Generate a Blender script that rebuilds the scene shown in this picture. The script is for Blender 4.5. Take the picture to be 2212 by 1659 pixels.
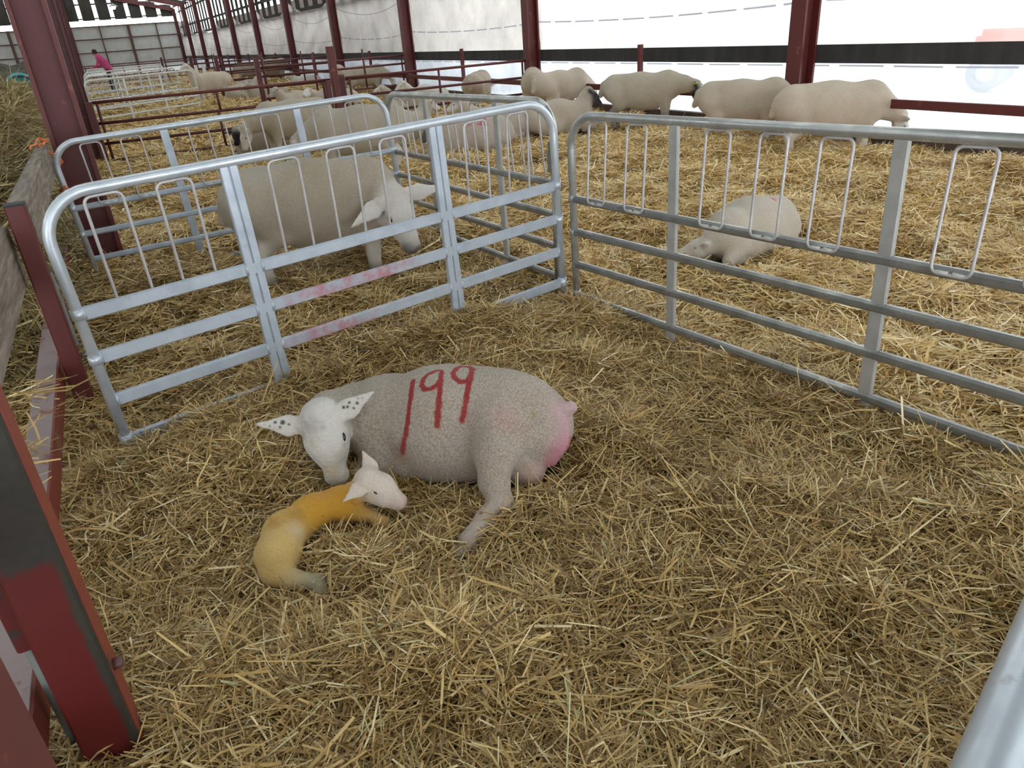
import bpy, math, random
import numpy as np
from mathutils import Vector, Matrix

for o in list(bpy.data.objects):
    bpy.data.objects.remove(o)
S = bpy.context.scene
COL = S.collection
RNG = np.random.default_rng(7)
random.seed(7)

# ------------------------------------------------------------------ camera, light, exposure
cam_d = bpy.data.cameras.new('camera')
cam = bpy.data.objects.new('camera', cam_d)
COL.objects.link(cam)
S.camera = cam
cam_d.sensor_width = 36.0
cam_d.lens = 36.0 * 1570.5 / 2212.0
cam_d.clip_start, cam_d.clip_end = 0.02, 400.0
_p, _r, _y = 0.457078, -0.0749544, 0.463387          # pitch down, roll, yaw (radians)
_F0 = np.array([math.sin(_y), math.cos(_y), 0]); _R0 = np.array([math.cos(_y), -math.sin(_y), 0]); _U0 = np.array([0, 0, 1.0])
_F = _F0 * math.cos(_p) - _U0 * math.sin(_p); _U = _U0 * math.cos(_p) + _F0 * math.sin(_p)
_R = _R0 * math.cos(_r) + _U * math.sin(_r); _U = _U * math.cos(_r) - _R0 * math.sin(_r)
cam.matrix_world = Matrix(((_R[0], _U[0], -_F[0], 0), (_R[1], _U[1], -_F[1], 0), (_R[2], _U[2], -_F[2], 1.5), (0, 0, 0, 1)))

W = bpy.data.worlds.new('overcast_sky'); S.world = W; W.use_nodes = True
_bg = W.node_tree.nodes['Background']
_bg.inputs['Color'].default_value = (0.93, 0.97, 1.0, 1)
_bg.inputs['Strength'].default_value = 5.0
S.view_settings.view_transform = 'Standard'
S.view_settings.look = 'None'
S.view_settings.exposure = 0.0
S.view_settings.gamma = 1.0
S.view_settings.use_curve_mapping = False
S.cycles.use_denoising = True
S.cycles.max_bounces = 10
S.cycles.diffuse_bounces = 5
S.cycles.transparent_max_bounces = 12
S.cycles.sample_clamp_indirect = 6.0

# ------------------------------------------------------------------ helpers
def tag(o, label=None, cat=None, group=None, kind=None):
    if label: o['label'] = label
    if cat: o['category'] = cat
    if group: o['group'] = group
    if kind: o['kind'] = kind
    return o

def empty(name, loc=(0, 0, 0), rz=0.0):
    o = bpy.data.objects.new(name, None); COL.objects.link(o)
    o.location = loc; o.rotation_euler = (0, 0, rz); o.empty_display_size = 0.1
    return o

class MB:
    """collects boxes, tubes and lathes into one mesh"""
    def __init__(s): s.v = []; s.f = []; s.sm = []
    def add(s, vs, fs, smooth=False):
        n = len(s.v); s.v += [tuple(map(float, q)) for q in vs]
        s.f += [tuple(i + n for i in q) for q in fs]; s.sm += [smooth] * len(fs)
        return s
    def box(s, c, h, ax=None, bev=0.0):
        c = np.array(c, float); ax = np.eye(3) if ax is None else np.array(ax, float)
        h = np.array(h, float)
        if bev <= 0:
            vs = [c + ax.T @ (h * np.array(g)) for g in ((-1,-1,-1),(1,-1,-1),(1,1,-1),(-1,1,-1),(-1,-1,1),(1,-1,1),(1,1,1),(-1,1,1))]
            return s.add(vs, [(0,3,2,1),(4,5,6,7),(0,1,5,4),(1,2,6,5),(2,3,7,6),(3,0,4,7)])
        # bevelled along the longest axis: an 8-sided prism
        L = int(np.argmax(h)); a, b = [i for i in range(3) if i != L]
        pr = []
        for ga, gb in ((1,1),(-1,1),(-1,-1),(1,-1)):
            da, db = (h[a] * ga, (h[b] - bev) * gb), ((h[a] - bev) * ga, h[b] * gb)
            pr += [da, db] if ga * gb > 0 else [db, da]
        vs = []
        for g in (-1, 1):
            for (pa, pb) in pr:
                q = np.zeros(3); q[L] = h[L] * g; q[a] = pa; q[b] = pb
                vs.append(c + ax.T @ q)
        n = len(pr)
        fs = [(i, (i + 1) % n, n + (i + 1) % n, n + i) for i in range(n)] + [tuple(range(n - 1, -1, -1)), tuple(range(n, 2 * n))]
        return s.add(vs, fs)
    def tube(s, pts, r, seg=10, closed=False, cap=True):
        pts = [np.array(p, float) for p in pts]; n = len(pts)
        rr = r if hasattr(r, '__len__') else [r] * n
        up = None; vs = []
        for i in range(n):
            a = pts[(i - 1) % n] if (closed or i > 0) else pts[i]
            b = pts[(i + 1) % n] if (closed or i < n - 1) else pts[i]
            t = b - a; t /= (np.linalg.norm(t) + 1e-12)
            if up is None:
                up = np.cross(t, (0.31, 0.2, 0.93)); up /= np.linalg.norm(up)
            up = up - t * (up @ t); up /= np.linalg.norm(up); w = np.cross(t, up)
            for k in range(seg):
                an = 2 * math.pi * k / seg
                vs.append(pts[i] + rr[i] * (math.cos(an) * up + math.sin(an) * w))
        fs = []
        for i in range(n if closed else n - 1):
            j = (i + 1) % n
            for k in range(seg):
                k2 = (k + 1) % seg
                fs.append((i * seg + k, i * seg + k2, j * seg + k2, j * seg + k))
        s.add(vs, fs, True)
        if cap and not closed:
            m = len(s.v) - len(vs)
            s.f += [tuple(m + k for k in range(seg - 1, -1, -1)), tuple(m + (n - 1) * seg + k for k in range(seg))]; s.sm += [False, False]
        return s
    def lathe(s, prof, c=(0, 0, 0), ax=None, seg=20):
        c = np.array(c, float); ax = np.eye(3) if ax is None else np.array(ax, float)
        vs = []; fs = []
        for (r, z) in prof:
            for k in range(seg):
                an = 2 * math.pi * k / seg
                vs.append(c + ax.T @ np.array([r * math.cos(an), r * math.sin(an), z]))
        for i in range(len(prof) - 1):
            for k in range(seg):
                k2 = (k + 1) % seg
                fs.append((i * seg + k, i * seg + k2, (i + 1) * seg + k2, (i + 1) * seg + k))
        return s.add(vs, fs, True)
    def build(s, name, mat, parent=None):
        me = bpy.data.meshes.new(name); me.from_pydata(s.v, [], s.f); me.update()
        me.polygons.foreach_set('use_smooth', s.sm)
        me.materials.append(mat)
        o = bpy.data.objects.new(name, me); COL.objects.link(o)
        if parent is not None: o.parent = parent
        return o

def rounded(pts, r, n=6):
    """polyline with its corners rounded"""
    pts = [np.array(p, float) for p in pts]; out = [pts[0]]
    for i in range(1, len(pts) - 1):
        a, b, c = pts[i - 1], pts[i], pts[i + 1]
        d1 = a - b; l1 = np.linalg.norm(d1); d1 /= l1; d2 = c - b; l2 = np.linalg.norm(d2); d2 /= l2
        q = min(r, l1 * .49, l2 * .49)
        p1, p2 = b + d1 * q, b + d2 * q
        ang = math.acos(max(-1, min(1, d1 @ d2)))
        ctr = b + (d1 + d2) / np.linalg.norm(d1 + d2) * (q / math.cos(ang / 2)) if ang > 1e-3 else b
        for k in range(n + 1):
            t = k / n
            v = (p1 - ctr) * math.sin((1 - t) * (math.pi - ang)) + (p2 - ctr) * math.sin(t * (math.pi - ang))
            v = v / max(1e-9, math.sin(math.pi - ang))
            out.append(ctr + v)
    out.append(pts[-1]); return out

def np_mesh(name, V, Fc, mat, attrs=None, smooth=True, parent=None):
    """mesh from numpy arrays; Fc is (n,4) quads"""
    me = bpy.data.meshes.new(name)
    V = np.ascontiguousarray(V, np.float32); Fc = np.ascontiguousarray(Fc, np.int32); nf, k = Fc.shape
    me.vertices.add(len(V)); me.vertices.foreach_set('co', V.ravel())
    me.loops.add(nf * k); me.loops.foreach_set('vertex_index', Fc.ravel())
    me.polygons.add(nf)
    me.polygons.foreach_set('loop_start', np.arange(0, nf * k, k, dtype=np.int32))
    me.polygons.foreach_set('loop_total', np.full(nf, k, np.int32))
    me.polygons.foreach_set('use_smooth', np.full(nf, smooth))
    for an, (ty, arr) in (attrs or {}).items():
        at = me.attributes.new(an, ty, 'POINT')
        at.data.foreach_set('color' if ty == 'FLOAT_COLOR' else 'value', np.ascontiguousarray(arr, np.float32).ravel())
    me.update(calc_edges=True); me.validate()
    me.materials.append(mat)
    o = bpy.data.objects.new(name, me); COL.objects.link(o)
    if parent is not None: o.parent = parent
    return o

# ------------------------------------------------------------------ materials
class N:
    """small node-tree writer"""
    def __init__(s, name):
        s.m = bpy.data.materials.new(name); s.m.use_nodes = True
        s.t = s.m.node_tree; s.b = s.t.nodes['Principled BSDF']; s.out = s.t.nodes['Material Output']
    def n(s, ty, **kw):
        nd = s.t.nodes.new(ty)
        for k, v in kw.items():
            if k.startswith('i_'):
                nd.inputs[k[2:].replace('_', ' ')].default_value = v
            else: setattr(nd, k, v)
        return nd
    def l(s, a, b): s.t.links.new(a, b)
    def coord(s, kind='Object', scale=(1, 1, 1)):
        tc = s.n('ShaderNodeTexCoord'); mp = s.n('ShaderNodeMapping'); mp.inputs['Scale'].default_value = scale
        s.l(tc.outputs[kind], mp.inputs['Vector']); return mp.outputs['Vector']
    def noise(s, vec, scale, detail=4, rough=.55):
        nd = s.n('ShaderNodeTexNoise'); nd.inputs['Scale'].default_value = scale; nd.inputs['Detail'].default_value = detail
        nd.inputs['Roughness'].default_value = rough
        if vec is not None: s.l(vec, nd.inputs['Vector'])
        return nd.outputs['Fac']
    def ramp(s, fac, stops):
        nd = s.n('ShaderNodeValToRGB'); cr = nd.color_ramp
        while len(cr.elements) < len(stops): cr.elements.new(.5)
        for e, (p, c) in zip(cr.elements, stops):
            e.position = p; e.color = (*c, 1) if len(c) == 3 else c
        s.l(fac, nd.inputs['Fac']); return nd.outputs['Color']
    def mix(s, fac, a, b, mode='MIX'):
        nd = s.n('ShaderNodeMix', data_type='RGBA', blend_type=mode)
        for sock, v in ((nd.inputs['Factor'], fac), (nd.inputs['A'], a), (nd.inputs['B'], b)):
            pass
        ins = [i for i in nd.inputs if i.enabled]
        for sock, v in zip((nd.inputs[0], nd.inputs[6], nd.inputs[7]), (fac, a, b)):
            if isinstance(v, (int, float)): sock.default_value = v
            elif isinstance(v, tuple): sock.default_value = (*v, 1) if len(v) == 3 else v
            else: s.l(v, sock)
        return nd.outputs[2]
    def math(s, op, a, b=None):
        nd = s.n('ShaderNodeMath', operation=op)
        for sock, v in zip(nd.inputs, (a, b)):
            if v is None: continue
            if isinstance(v, (int, float)): sock.default_value = v
            else: s.l(v, sock)
        return nd.outputs[0]
    def bump(s, h, strength=.3, dist=.005):
        nd = s.n('ShaderNodeBump'); nd.inputs['Strength'].default_value = strength; nd.inputs['Distance'].default_value = dist
        s.l(h, nd.inputs['Height']); s.l(nd.outputs['Normal'], s.b.inputs['Normal'])
    def set(s, col=None, rough=None, metal=None, spec=None):
        if col is not None:
            if isinstance(col, tuple): s.b.inputs['Base Color'].default_value = (*col, 1)
            else: s.l(col, s.b.inputs['Base Color'])
        if rough is not None:
            if isinstance(rough, (int, float)): s.b.inputs['Roughness'].default_value = rough
            else: s.l(rough, s.b.inputs['Roughness'])
        if metal is not None: s.b.inputs['Metallic'].default_value = metal
        if spec is not None: s.b.inputs['Specular IOR Level'].default_value = spec
        return s.m

def mat_galv(name, base, dark, metal=.35, rough=.42, stain=None):
    k = N(name); v = k.coord()
    a = k.noise(v, 9, 5); b = k.noise(v, 90, 3)
    c = k.ramp(a, [(.3, dark), (.62, base)])
    c = k.mix(k.math('MULTIPLY', b, .35), c, tuple(min(1, x * 1.25) for x in base))
    # scuffs of dried muck
    d = k.ramp(k.noise(v, 26, 6, .7), [(.63, (0, 0, 0)), (.72, (1, 1, 1))])
    c = k.mix(k.math('MULTIPLY', d, .35), c, (.2, .17, .13))
    if stain:
        tc = k.n('ShaderNodeTexCoord')
        for (cx, cy, cz, rad) in stain:
            vm = k.n('ShaderNodeVectorMath', operation='SUBTRACT'); vm.inputs[1].default_value = (cx, cy, cz); k.l(tc.outputs['Object'], vm.inputs[0])
            ln = k.n('ShaderNodeVectorMath', operation='LENGTH'); k.l(vm.outputs[0], ln.inputs[0])
            q = k.ramp(k.math('DIVIDE', ln.outputs['Value'], rad), [(.2, (1, 1, 1)), (1.0, (0, 0, 0))])
            q = k.math('MULTIPLY', q, k.ramp(k.noise(v, 14, 6, .7), [(.4, (0, 0, 0)), (.62, (1, 1, 1))]))
            c = k.mix(k.math('MULTIPLY', q, .75), c, (.5, .13, .17))
    k.bump(b, .08, .002)
    return k.set(c, k.ramp(a, [(.3, (rough + .14,) * 3), (.7, (rough - .08,) * 3)]), metal)

def mat_paint(name, base, worn, amt=.6, scale=6, rough=.5):
    k = N(name); v = k.coord()
    a = k.noise(v, scale, 8, .65); b = k.noise(v, 40, 4)
    c = k.mix(k.math('MULTIPLY', b, .5), base, tuple(x * .6 for x in base))
    c = k.mix(k.ramp(a, [(amt, (0, 0, 0)), (amt + .05, (1, 1, 1))]), c, worn)
    k.bump(a, .15, .003)
    return k.set(c, rough)

M = {}
M['galv_lit_blue'] = mat_galv('galvanised_steel_lit', (.46, .515, .585), (.34, .385, .45), .3, .42)  # same steel as the side hurdles, with bluish light put into its colour
M['galv_stain'] = mat_galv('galvanised_steel_marked', (.46, .515, .585), (.34, .385, .45), .3, .42, [(.33, 0, -.6, .30), (.62, 0, -.6, .2), (.25, 0, -.78, .3)])
M['galv_shaded_grey'] = mat_galv('galvanised_steel_shaded', (.31, .312, .30), (.17, .17, .16), .6, .30)  # darker copy of the steel: shade of side-facing hurdles put into its colour
M['galv_post'] = mat_galv('galvanised_flat_bar', (.42, .415, .40), (.30, .295, .28), .3, .5)  # paler uprights: light on their flat faces put into the colour
M['galv_tube'] = mat_galv('galvanised_tube_lit', (.60, .65, .71), (.44, .49, .54), .50, .34)  # tube of the lit hurdles, brightness put into the base colour
M['galv_tube_shaded'] = mat_galv('galvanised_tube_shaded', (.48, .49, .48), (.29, .30, .29), .62, .30)  # same tube for side-facing hurdles, shade put into the base colour
M['galv_white'] = mat_galv('galvanised_steel_pale', (.75, .76, .76), (.6, .6, .6), .1, .5)
M['rod'] = mat_galv('welded_rod', (.50, .48, .49), (.36, .33, .33), .3, .45)
M['weld'] = mat_galv('weld_bead', (.62, .62, .58), (.4, .4, .38), .2, .6)
M['red'] = mat_paint('red_oxide_paint', (.125, .020, .019), (.20, .055, .04), .62, 7)
M['red_dark'] = mat_paint('dark_red_paint', (.105, .02, .022), (.18, .05, .045), .60, 7)
M['red_worn'] = mat_paint('worn_red_paint', (.120, .008, .007), (.030, .028, .024), .55, 5)
M['red_lit'] = mat_paint('lit_red_paint', (.24, .045, .024), (.06, .045, .035), .56, 8)  # worn red with the light on the post's side painted in
def _grime():
    k = N('grimy_red_post'); v = k.coord(); tc = k.n('ShaderNodeTexCoord'); sx = k.n('ShaderNodeSeparateXYZ'); k.l(tc.outputs['Object'], sx.inputs[0])
    a = k.noise(v, 7, 7, .65); b = k.noise(v, 60, 4)
    top = k.ramp(k.math('ADD', sx.outputs['Z'], k.math('MULTIPLY', a, .22)), [(.735, (0, 0, 0)), (.76, (1, 1, 1))])
    edge = k.ramp(k.math('ADD', sx.outputs['X'], k.math('MULTIPLY', a, .05)), [(.058, (0, 0, 0)), (.066, (1, 1, 1))])
    c = k.mix(k.math('MULTIPLY', b, .6), (.115, .007, .006), (.065, .006, .006))
    c = k.mix(k.math('MAXIMUM', top, edge), c, k.mix(b, (.018, .018, .016), (.050, .042, .032)))
    k.bump(a, .15, .003); return k.set(c, .5)
M['grime'] = _grime()
M['red_side'] = mat_paint('beam_red_paint', (.20, .030, .020), (.16, .07, .045), .6, 5)
M['pin'] = mat_paint('dull_grey_steel', (.17, .19, .17), (.10, .09, .07), .6, 12)
M['worn_grey'] = mat_paint('bare_worn_steel', (.33, .25, .25), (.22, .09, .08), .57, 9)
M['dirt_dark'] = mat_paint('grimy_edge', (.045, .042, .036), (.09, .07, .05), .55, 9)
M['black'] = N('black_rubber').set((.02, .02, .022), .6)
M['eye'] = N('dark_eye').set((.012, .010, .012), .12)
M['hoof'] = N('horn').set((.10, .085, .07), .6)
M['tag'] = N('yellow_plastic').set((.75, .68, .03), .4)
M['twine'] = N('orange_twine').set((.75, .22, .08), .7)
_k = N('lamp_glow_on'); _k.b.inputs['Emission Color'].default_value = (1, .97, .9, 1); _k.b.inputs['Emission Strength'].default_value = 25; M['lamp'] = _k.set((.9, .9, .9), .4)

def _wood():
    k = N('weathered_plank'); v = k.coord(scale=(14, 1.2, 14)); w = k.coord()
    a = k.noise(v, 3.0, 7, .65)
    c = k.ramp(a, [(.3, (.10, .08, .065)), (.55, (.25, .205, .165)), (.75, (.40, .34, .27))])
    vv = k.coord(scale=(3, 2.2, 16))
    s = k.ramp(k.noise(vv, 2.1, 3), [(.66, (0, 0, 0)), (.72, (1, 1, 1))])
    c = k.mix(k.math('MULTIPLY', s, .7), c, (.52, .43, .30))
    k.bump(a, .4, .01); return k.set(c, .85)
M['wood'] = _wood()

def _straw(name, stops, rough=.55):
    k = N(name); at = k.n('ShaderNodeAttribute', attribute_name='tone')
    c = k.ramp(at.outputs['Fac'], stops)
    v = k.coord('Object'); b = k.noise(v, 30, 3)
    c = k.mix(k.math('MULTIPLY', b, .35), c, tuple(x * .6 for x in stops[2][1]))
    return k.set(c, rough, 0, .5)
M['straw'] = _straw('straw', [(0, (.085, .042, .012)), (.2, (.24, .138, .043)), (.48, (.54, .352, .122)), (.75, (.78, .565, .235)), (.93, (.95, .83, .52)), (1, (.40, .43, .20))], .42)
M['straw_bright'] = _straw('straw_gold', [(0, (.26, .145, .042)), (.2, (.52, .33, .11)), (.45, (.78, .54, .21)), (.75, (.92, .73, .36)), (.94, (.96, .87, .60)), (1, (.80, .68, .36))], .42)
M['hay'] = _straw('hay', [(0, (.10, .075, .028)), (.2, (.22, .17, .065)), (.5, (.38, .29, .12)), (.8, (.52, .40, .19)), (.94, (.62, .52, .30)), (1, (.28, .31, .12))])

def _ground():
    k = N('trodden_straw_floor'); v = k.coord()
    a = k.noise(v, 5, 6, .7); b = k.noise(v, 70, 5, .7)
    c = k.ramp(a, [(.3, (.075, .042, .016)), (.7, (.17, .105, .042))])
    c = k.mix(b, c, (.34, .23, .09)); k.bump(b, .9, .03); return k.set(c, .9)
M['ground'] = _ground()

def _fleece(name, bump=.55, scale=1.0, grain=1.0):
    k = N(name); at = k.n('ShaderNodeAttribute', attribute_name='col'); v = k.coord()
    a = k.noise(v, 7 * scale, 5, .6); b = k.noise(v, 170 * scale, 4, .75)
    vo = k.n('ShaderNodeTexVoronoi'); vo.inputs['Scale'].default_value = 140 * scale; k.l(v, vo.inputs['Vector'])
    c = k.mix(k.math('MULTIPLY', k.ramp(a, [(.35, (0, 0, 0)), (.7, (1, 1, 1))]), .5), at.outputs['Color'], (.80, .74, .66), 'MULTIPLY')
    ga = at.outputs['Alpha']
    c = k.mix(k.math('MULTIPLY', k.math('MULTIPLY', k.ramp(b, [(.38, (1, 1, 1)), (.62, (0, 0, 0))]), .50 * grain), ga), c, (.46, .40, .35), 'MULTIPLY')
    c = k.mix(k.math('MULTIPLY', k.math('MULTIPLY', k.ramp(vo.outputs['Distance'], [(.30, (0, 0, 0)), (.75, (1, 1, 1))]), .42 * grain), ga), c, (.45, .40, .36), 'MULTIPLY')
    h = k.math('ADD', b, k.math('MULTIPLY', vo.outputs['Distance'], .8))
    h = k.math('MULTIPLY', h, k.math('ADD', k.math('MULTIPLY', ga, .85), .15))
    k.bump(h, bump, .008)
    k.b.inputs['Sheen Weight'].default_value = .15
    return k.set(c, .92, 0, .15)
M['fleece'] = _fleece('shorn_fleece')
M['fleece_far'] = _fleece('fleece', .5, .9, .45)

def _sheet(name, tint, seams, transp, power):
    """translucent plastic windbreak sheet; v attribute is height up the cloth, u is metres along it"""
    k = N(name); k.t.nodes.remove(k.b)
    v = k.coord(); at = k.n('ShaderNodeAttribute', attribute_name='v'); au = k.n('ShaderNodeAttribute', attribute_name='u')
    a = k.noise(v, 1.3, 6, .65); b = k.noise(v, 9, 5, .7)
    c = k.ramp(a, [(.32, tuple(x * .74 for x in tint)), (.60, tint)])
    sp = k.ramp(b, [(.70, (0, 0, 0)), (.74, (1, 1, 1))]); c = k.mix(k.math('MULTIPLY', sp, .10), c, (.30, .27, .24))
    seam = None
    for (pos, wd, dash) in seams:
        d = k.math('ABSOLUTE', k.math('SUBTRACT', at.outputs['Fac'], pos))
        q = k.math('LESS_THAN', d, wd)
        if dash:
            q = k.math('MULTIPLY', q, k.math('LESS_THAN', k.math('FRACT', k.math('MULTIPLY', au.outputs['Fac'], dash)), .82))
        seam = q if seam is None else k.math('MAXIMUM', seam, q)
    if seam is not None: c = k.mix(k.math('MULTIPLY', seam, .92), c, (.16, .16, .18))
    df = k.n('ShaderNodeBsdfDiffuse'); tr = k.n('ShaderNodeBsdfTranslucent'); tp = k.n('ShaderNodeBsdfTransparent')
    for nd in (df, tr): k.l(c, nd.inputs['Color'])
    m1 = k.n('ShaderNodeMixShader'); m1.inputs[0].default_value = .72; k.l(df.outputs[0], m1.inputs[1]); k.l(tr.outputs[0], m1.inputs[2])
    lw = k.n('ShaderNodeLayerWeight'); lw.inputs['Blend'].default_value = .5
    fac = k.math('MULTIPLY', k.math('POWER', k.math('SUBTRACT', 1.0, lw.outputs['Facing']), power), transp)
    if seam is not None: fac = k.math('MULTIPLY', fac, k.math('SUBTRACT', 1.0, k.math('MULTIPLY', seam, .97)))
    m2 = k.n('ShaderNodeMixShader'); k.l(fac, m2.inputs[0]); k.l(m1.outputs[0], m2.inputs[1]); k.l(tp.outputs[0], m2.inputs[2])
    k.l(m2.outputs[0], k.out.inputs['Surface']); return k.m
M['curtain'] = _sheet('windbreak_curtain', (.455, .43, .40), [(.27, .007, 1.6), (.735, .006, 0)], .30, 1.6)
M['sheet_low'] = _sheet('lower_plastic_sheet', (.46, .485, .52), [(.935, .010, 1.5)], .42, 1.6)

def _boards(name, c0, c1):
    k = N(name); v = k.coord(scale=(1, 1, .25)); a = k.noise(v, 6, 5)
    return k.set(k.ramp(a, [(.3, c0), (.7, c1)]), .85)
M['dark_board'] = _boards('dark_timber', (.030, .028, .024), (.060, .052, .044))
M['band'] = _boards('black_boarding', (.022, .022, .023), (.05, .048, .046))
M['kerb'] = _boards('dark_stained_sleeper', (.05, .035, .03), (.11, .075, .06))
M['roof'] = _boards('dark_fibre_cement', (.05, .05, .05), (.09, .088, .085))

def _corr(name, c0, c1):
    k = N(name); v = k.coord(); w = k.n('ShaderNodeTexWave'); w.inputs['Scale'].default_value = 6; w.bands_direction = 'X'
    k.l(v, w.inputs['Vector']); a = k.noise(v, 3, 5)
    c = k.mix(k.math('MULTIPLY', w.outputs['Fac'], .35), k.ramp(a, [(.3, c0), (.7, c1)]), tuple(x * .75 for x in c0))
    k.bump(w.outputs['Fac'], .6, .03); return k.set(c, .7)
M['cladding'] = _corr('grey_corrugated_cladding', (.66, .68, .68), (.78, .79, .79))

def _skylight():
    k = N('translucent_rooflight'); k.t.nodes.remove(k.b)
    tr = k.n('ShaderNodeBsdfTranslucent'); tr.inputs['Color'].default_value = (.52, .54, .52, 1)
    tp = k.n('ShaderNodeBsdfTransparent'); m = k.n('ShaderNodeMixShader'); m.inputs[0].default_value = .28
    k.l(tr.outputs[0], m.inputs[1]); k.l(tp.outputs[0], m.inputs[2]); k.l(m.outputs[0], k.out.inputs['Surface']); return k.m
M['skylight'] = _skylight()
M['yard'] = _boards('pale_concrete_yard', (.42, .42, .40), (.55, .55, .53))
M['rust'] = mat_paint('rusty_fixing', (.12, .055, .05), (.2, .1, .07), .55, 12)
M['tractor_red'] = N('tractor_red_paint').set((.75, .05, .03), .4)
M['tyre'] = N('grey_tyre').set((.12, .12, .13), .8)
M['silage'] = _boards('dark_silage', (.045, .042, .030), (.12, .11, .085))
M['turquoise'] = N('turquoise_plastic').set((.10, .50, .46), .4)
M['navy'] = N('navy_plastic').set((.02, .025, .10), .5)
M['pink'] = N('pink_jacket').set((.65, .10, .28), .8)
M['hair'] = N('dark_hair').set((.03, .018, .015), .7)
M['skin'] = N('skin').set((.6, .36, .28), .6)
M['trouser'] = N('dark_cloth').set((.05, .05, .07), .9)

# ------------------------------------------------------------------ ground level
_wv = [(RNG.uniform(-1, 1, 2) * s, RNG.uniform(0, 6.28), a) for s, a, n in ((2.2, .012, 8), (6.5, .0095, 10), (15, .0070, 12), (30, .0045, 12)) for _ in range(n)]
def wav(x, y):
    z = np.zeros(np.broadcast(x, y).shape)
    for k, ph, a in _wv: z = z + a * np.sin(k[0] * x + k[1] * y + ph)
    return z
def segdist(x, y, a, b):
    ax, ay = a; bx, by = b; dx, dy = bx - ax, by - ay
    t = np.clip(((x - ax) * dx + (y - ay) * dy) / (dx * dx + dy * dy), 0, 1)
    return np.hypot(x - ax - t * dx, y - ay - t * dy), t
def sstep(a, b, x):
    t = np.clip((x - a) / (b - a), 0, 1); return t * t * (3 - 2 * t)
def level(x, y):
    x = np.asarray(x, float); y = np.asarray(y, float)
    z = .035 + wav(x, y)
    d, t = segdist(x, y, (-.25, 2.83), (2.0, 3.14)); z = z + (.075 + .045 * sstep(.2, .55, t)) * np.exp(-(d / .38) ** 2)
    d, t = segdist(x, y, (2.1, 3.2), (2.36, .9)); z = z - .012 * np.exp(-(d / .30) ** 2)
    z = z - .13 * np.exp(-(np.hypot((x - 1.43) * .8, y - 1.62) / .075) ** 2)
    d, t = segdist(x, y, (.35, 1.95), (.80, 2.05)); z = z - .034 * np.exp(-(d / .33) ** 2)
    z = z + .035 * sstep(2.3, 3.2, x)
    z = z + .05 * sstep(3.2, 4.5, y)
    # feed heap in the passage behind the planks
    heap = .72 * sstep(3.9, 4.9, y) + .30 * sstep(5.0, 7.6, y)
    heap = heap * (1 - sstep(-.62, -.47, x)) * (1 - .9 * sstep(10.5, 12.5, y))
    z = z + np.where(x < -.40, heap * (1 + 1.5 * wav(x * 2, y * 2)), 0)
    return z

# ------------------------------------------------------------------ the building
def grid_mesh(name, xs, ys, mat, fn):
    X, Y = np.meshgrid(xs, ys); Z = fn(X, Y)
    V = np.stack([X, Y, Z], -1).reshape(-1, 3); nx, ny = len(xs), len(ys)
    i = np.arange(nx * ny).reshape(ny, nx)
    Fq = np.stack([i[:-1, :-1], i[:-1, 1:], i[1:, 1:], i[1:, :-1]], -1).reshape(-1, 4)
    return np_mesh(name, V, Fq, mat)
_xs = np.concatenate([np.arange(-3.2, 3.0, .05), np.arange(3.0, 7.06, .12)])
_ys = np.concatenate([np.arange(-1.5, 6.5, .05), np.arange(6.5, 14, .12), np.arange(14, 66.4, .8)])
floor = grid_mesh('floor', _xs, _ys, M['ground'], lambda x, y: level(x, y) - .022)
tag(floor, 'trodden straw floor of the lambing shed', None, None, 'structure')
b = MB(); b.box((-7.2, 32, -.03), (4.1, 36, .03)); tag(b.build('floor_passage', M['ground']), 'floor beyond the feed passage', None, None, 'structure')
b = MB(); b.box((40, 25, -.16), (32.8, 75, .05)); tag(b.build('ground_yard', M['yard']), 'pale concrete yard outside the windbreak sheets', None, None, 'structure')

XW, Y0, BAY = 7.0, 6.25, 6.0
def h_column(x, y, z1, name='steel_column', mat='red', w=.115, d=.10, t=.014, label=None):
    b = MB()
    for s in (-1, 1): b.box((x + s * (w - t), y, z1 / 2 - .05), (t, d, z1 / 2 + .05))
    b.box((x, y, z1 / 2 - .05), (w - 2 * t, .009, z1 / 2 + .05))
    b.box((x, y, .0), (w + .03, d + .03, .012))
    return tag(b.build(name, M[mat]), label, None, None, 'structure')
for k in range(-1, 11):
    h_column(XW, Y0 + BAY * k, 4.35, label='red steel wall column in front of the windbreak curtain')
    h_column(-.225, Y0 + BAY * k, 6.15, mat='red_dark' if k else 'red', w=.118, d=.09, label='red steel column along the feed passage')
# sloping roof with strips of rooflight, rafters and eaves beam
def roof_z(x): return 4.45 + .235 * (7.4 - x) if x > -3.2 else 4.45 + .235 * 10.6 - .235 * (-3.2 - x)
def roof_piece(name, x0, x1, y0, y1, mat, lift=0.0):
    b = MB(); za, zb = roof_z(x0) + lift, roof_z(x1) + lift
    b.add([(x0, y0, za), (x1, y0, zb), (x1, y1, zb), (x0, y1, za), (x0, y0, za + .04), (x1, y0, zb + .04), (x1, y1, zb + .04), (x0, y1, za + .04)],
          [(0,3,2,1),(4,5,6,7),(0,1,5,4),(1,2,6,5),(2,3,7,6),(3,0,4,7)])
    return tag(b.build(name, M[mat]), None, None, None, 'structure')
for k in range(-2, 11):
    y0 = Y0 + BAY * (k - 1)
    for (xa, xb) in ((-3.2, 7.5), (-10.5, -3.2)):
        roof_piece('ceiling', xa, xb, y0, y0 + 4.2, 'roof')
        roof_piece('ceiling_rooflight', xa, xb, y0 + 4.2, y0 + 6.0, 'skylight')
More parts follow.
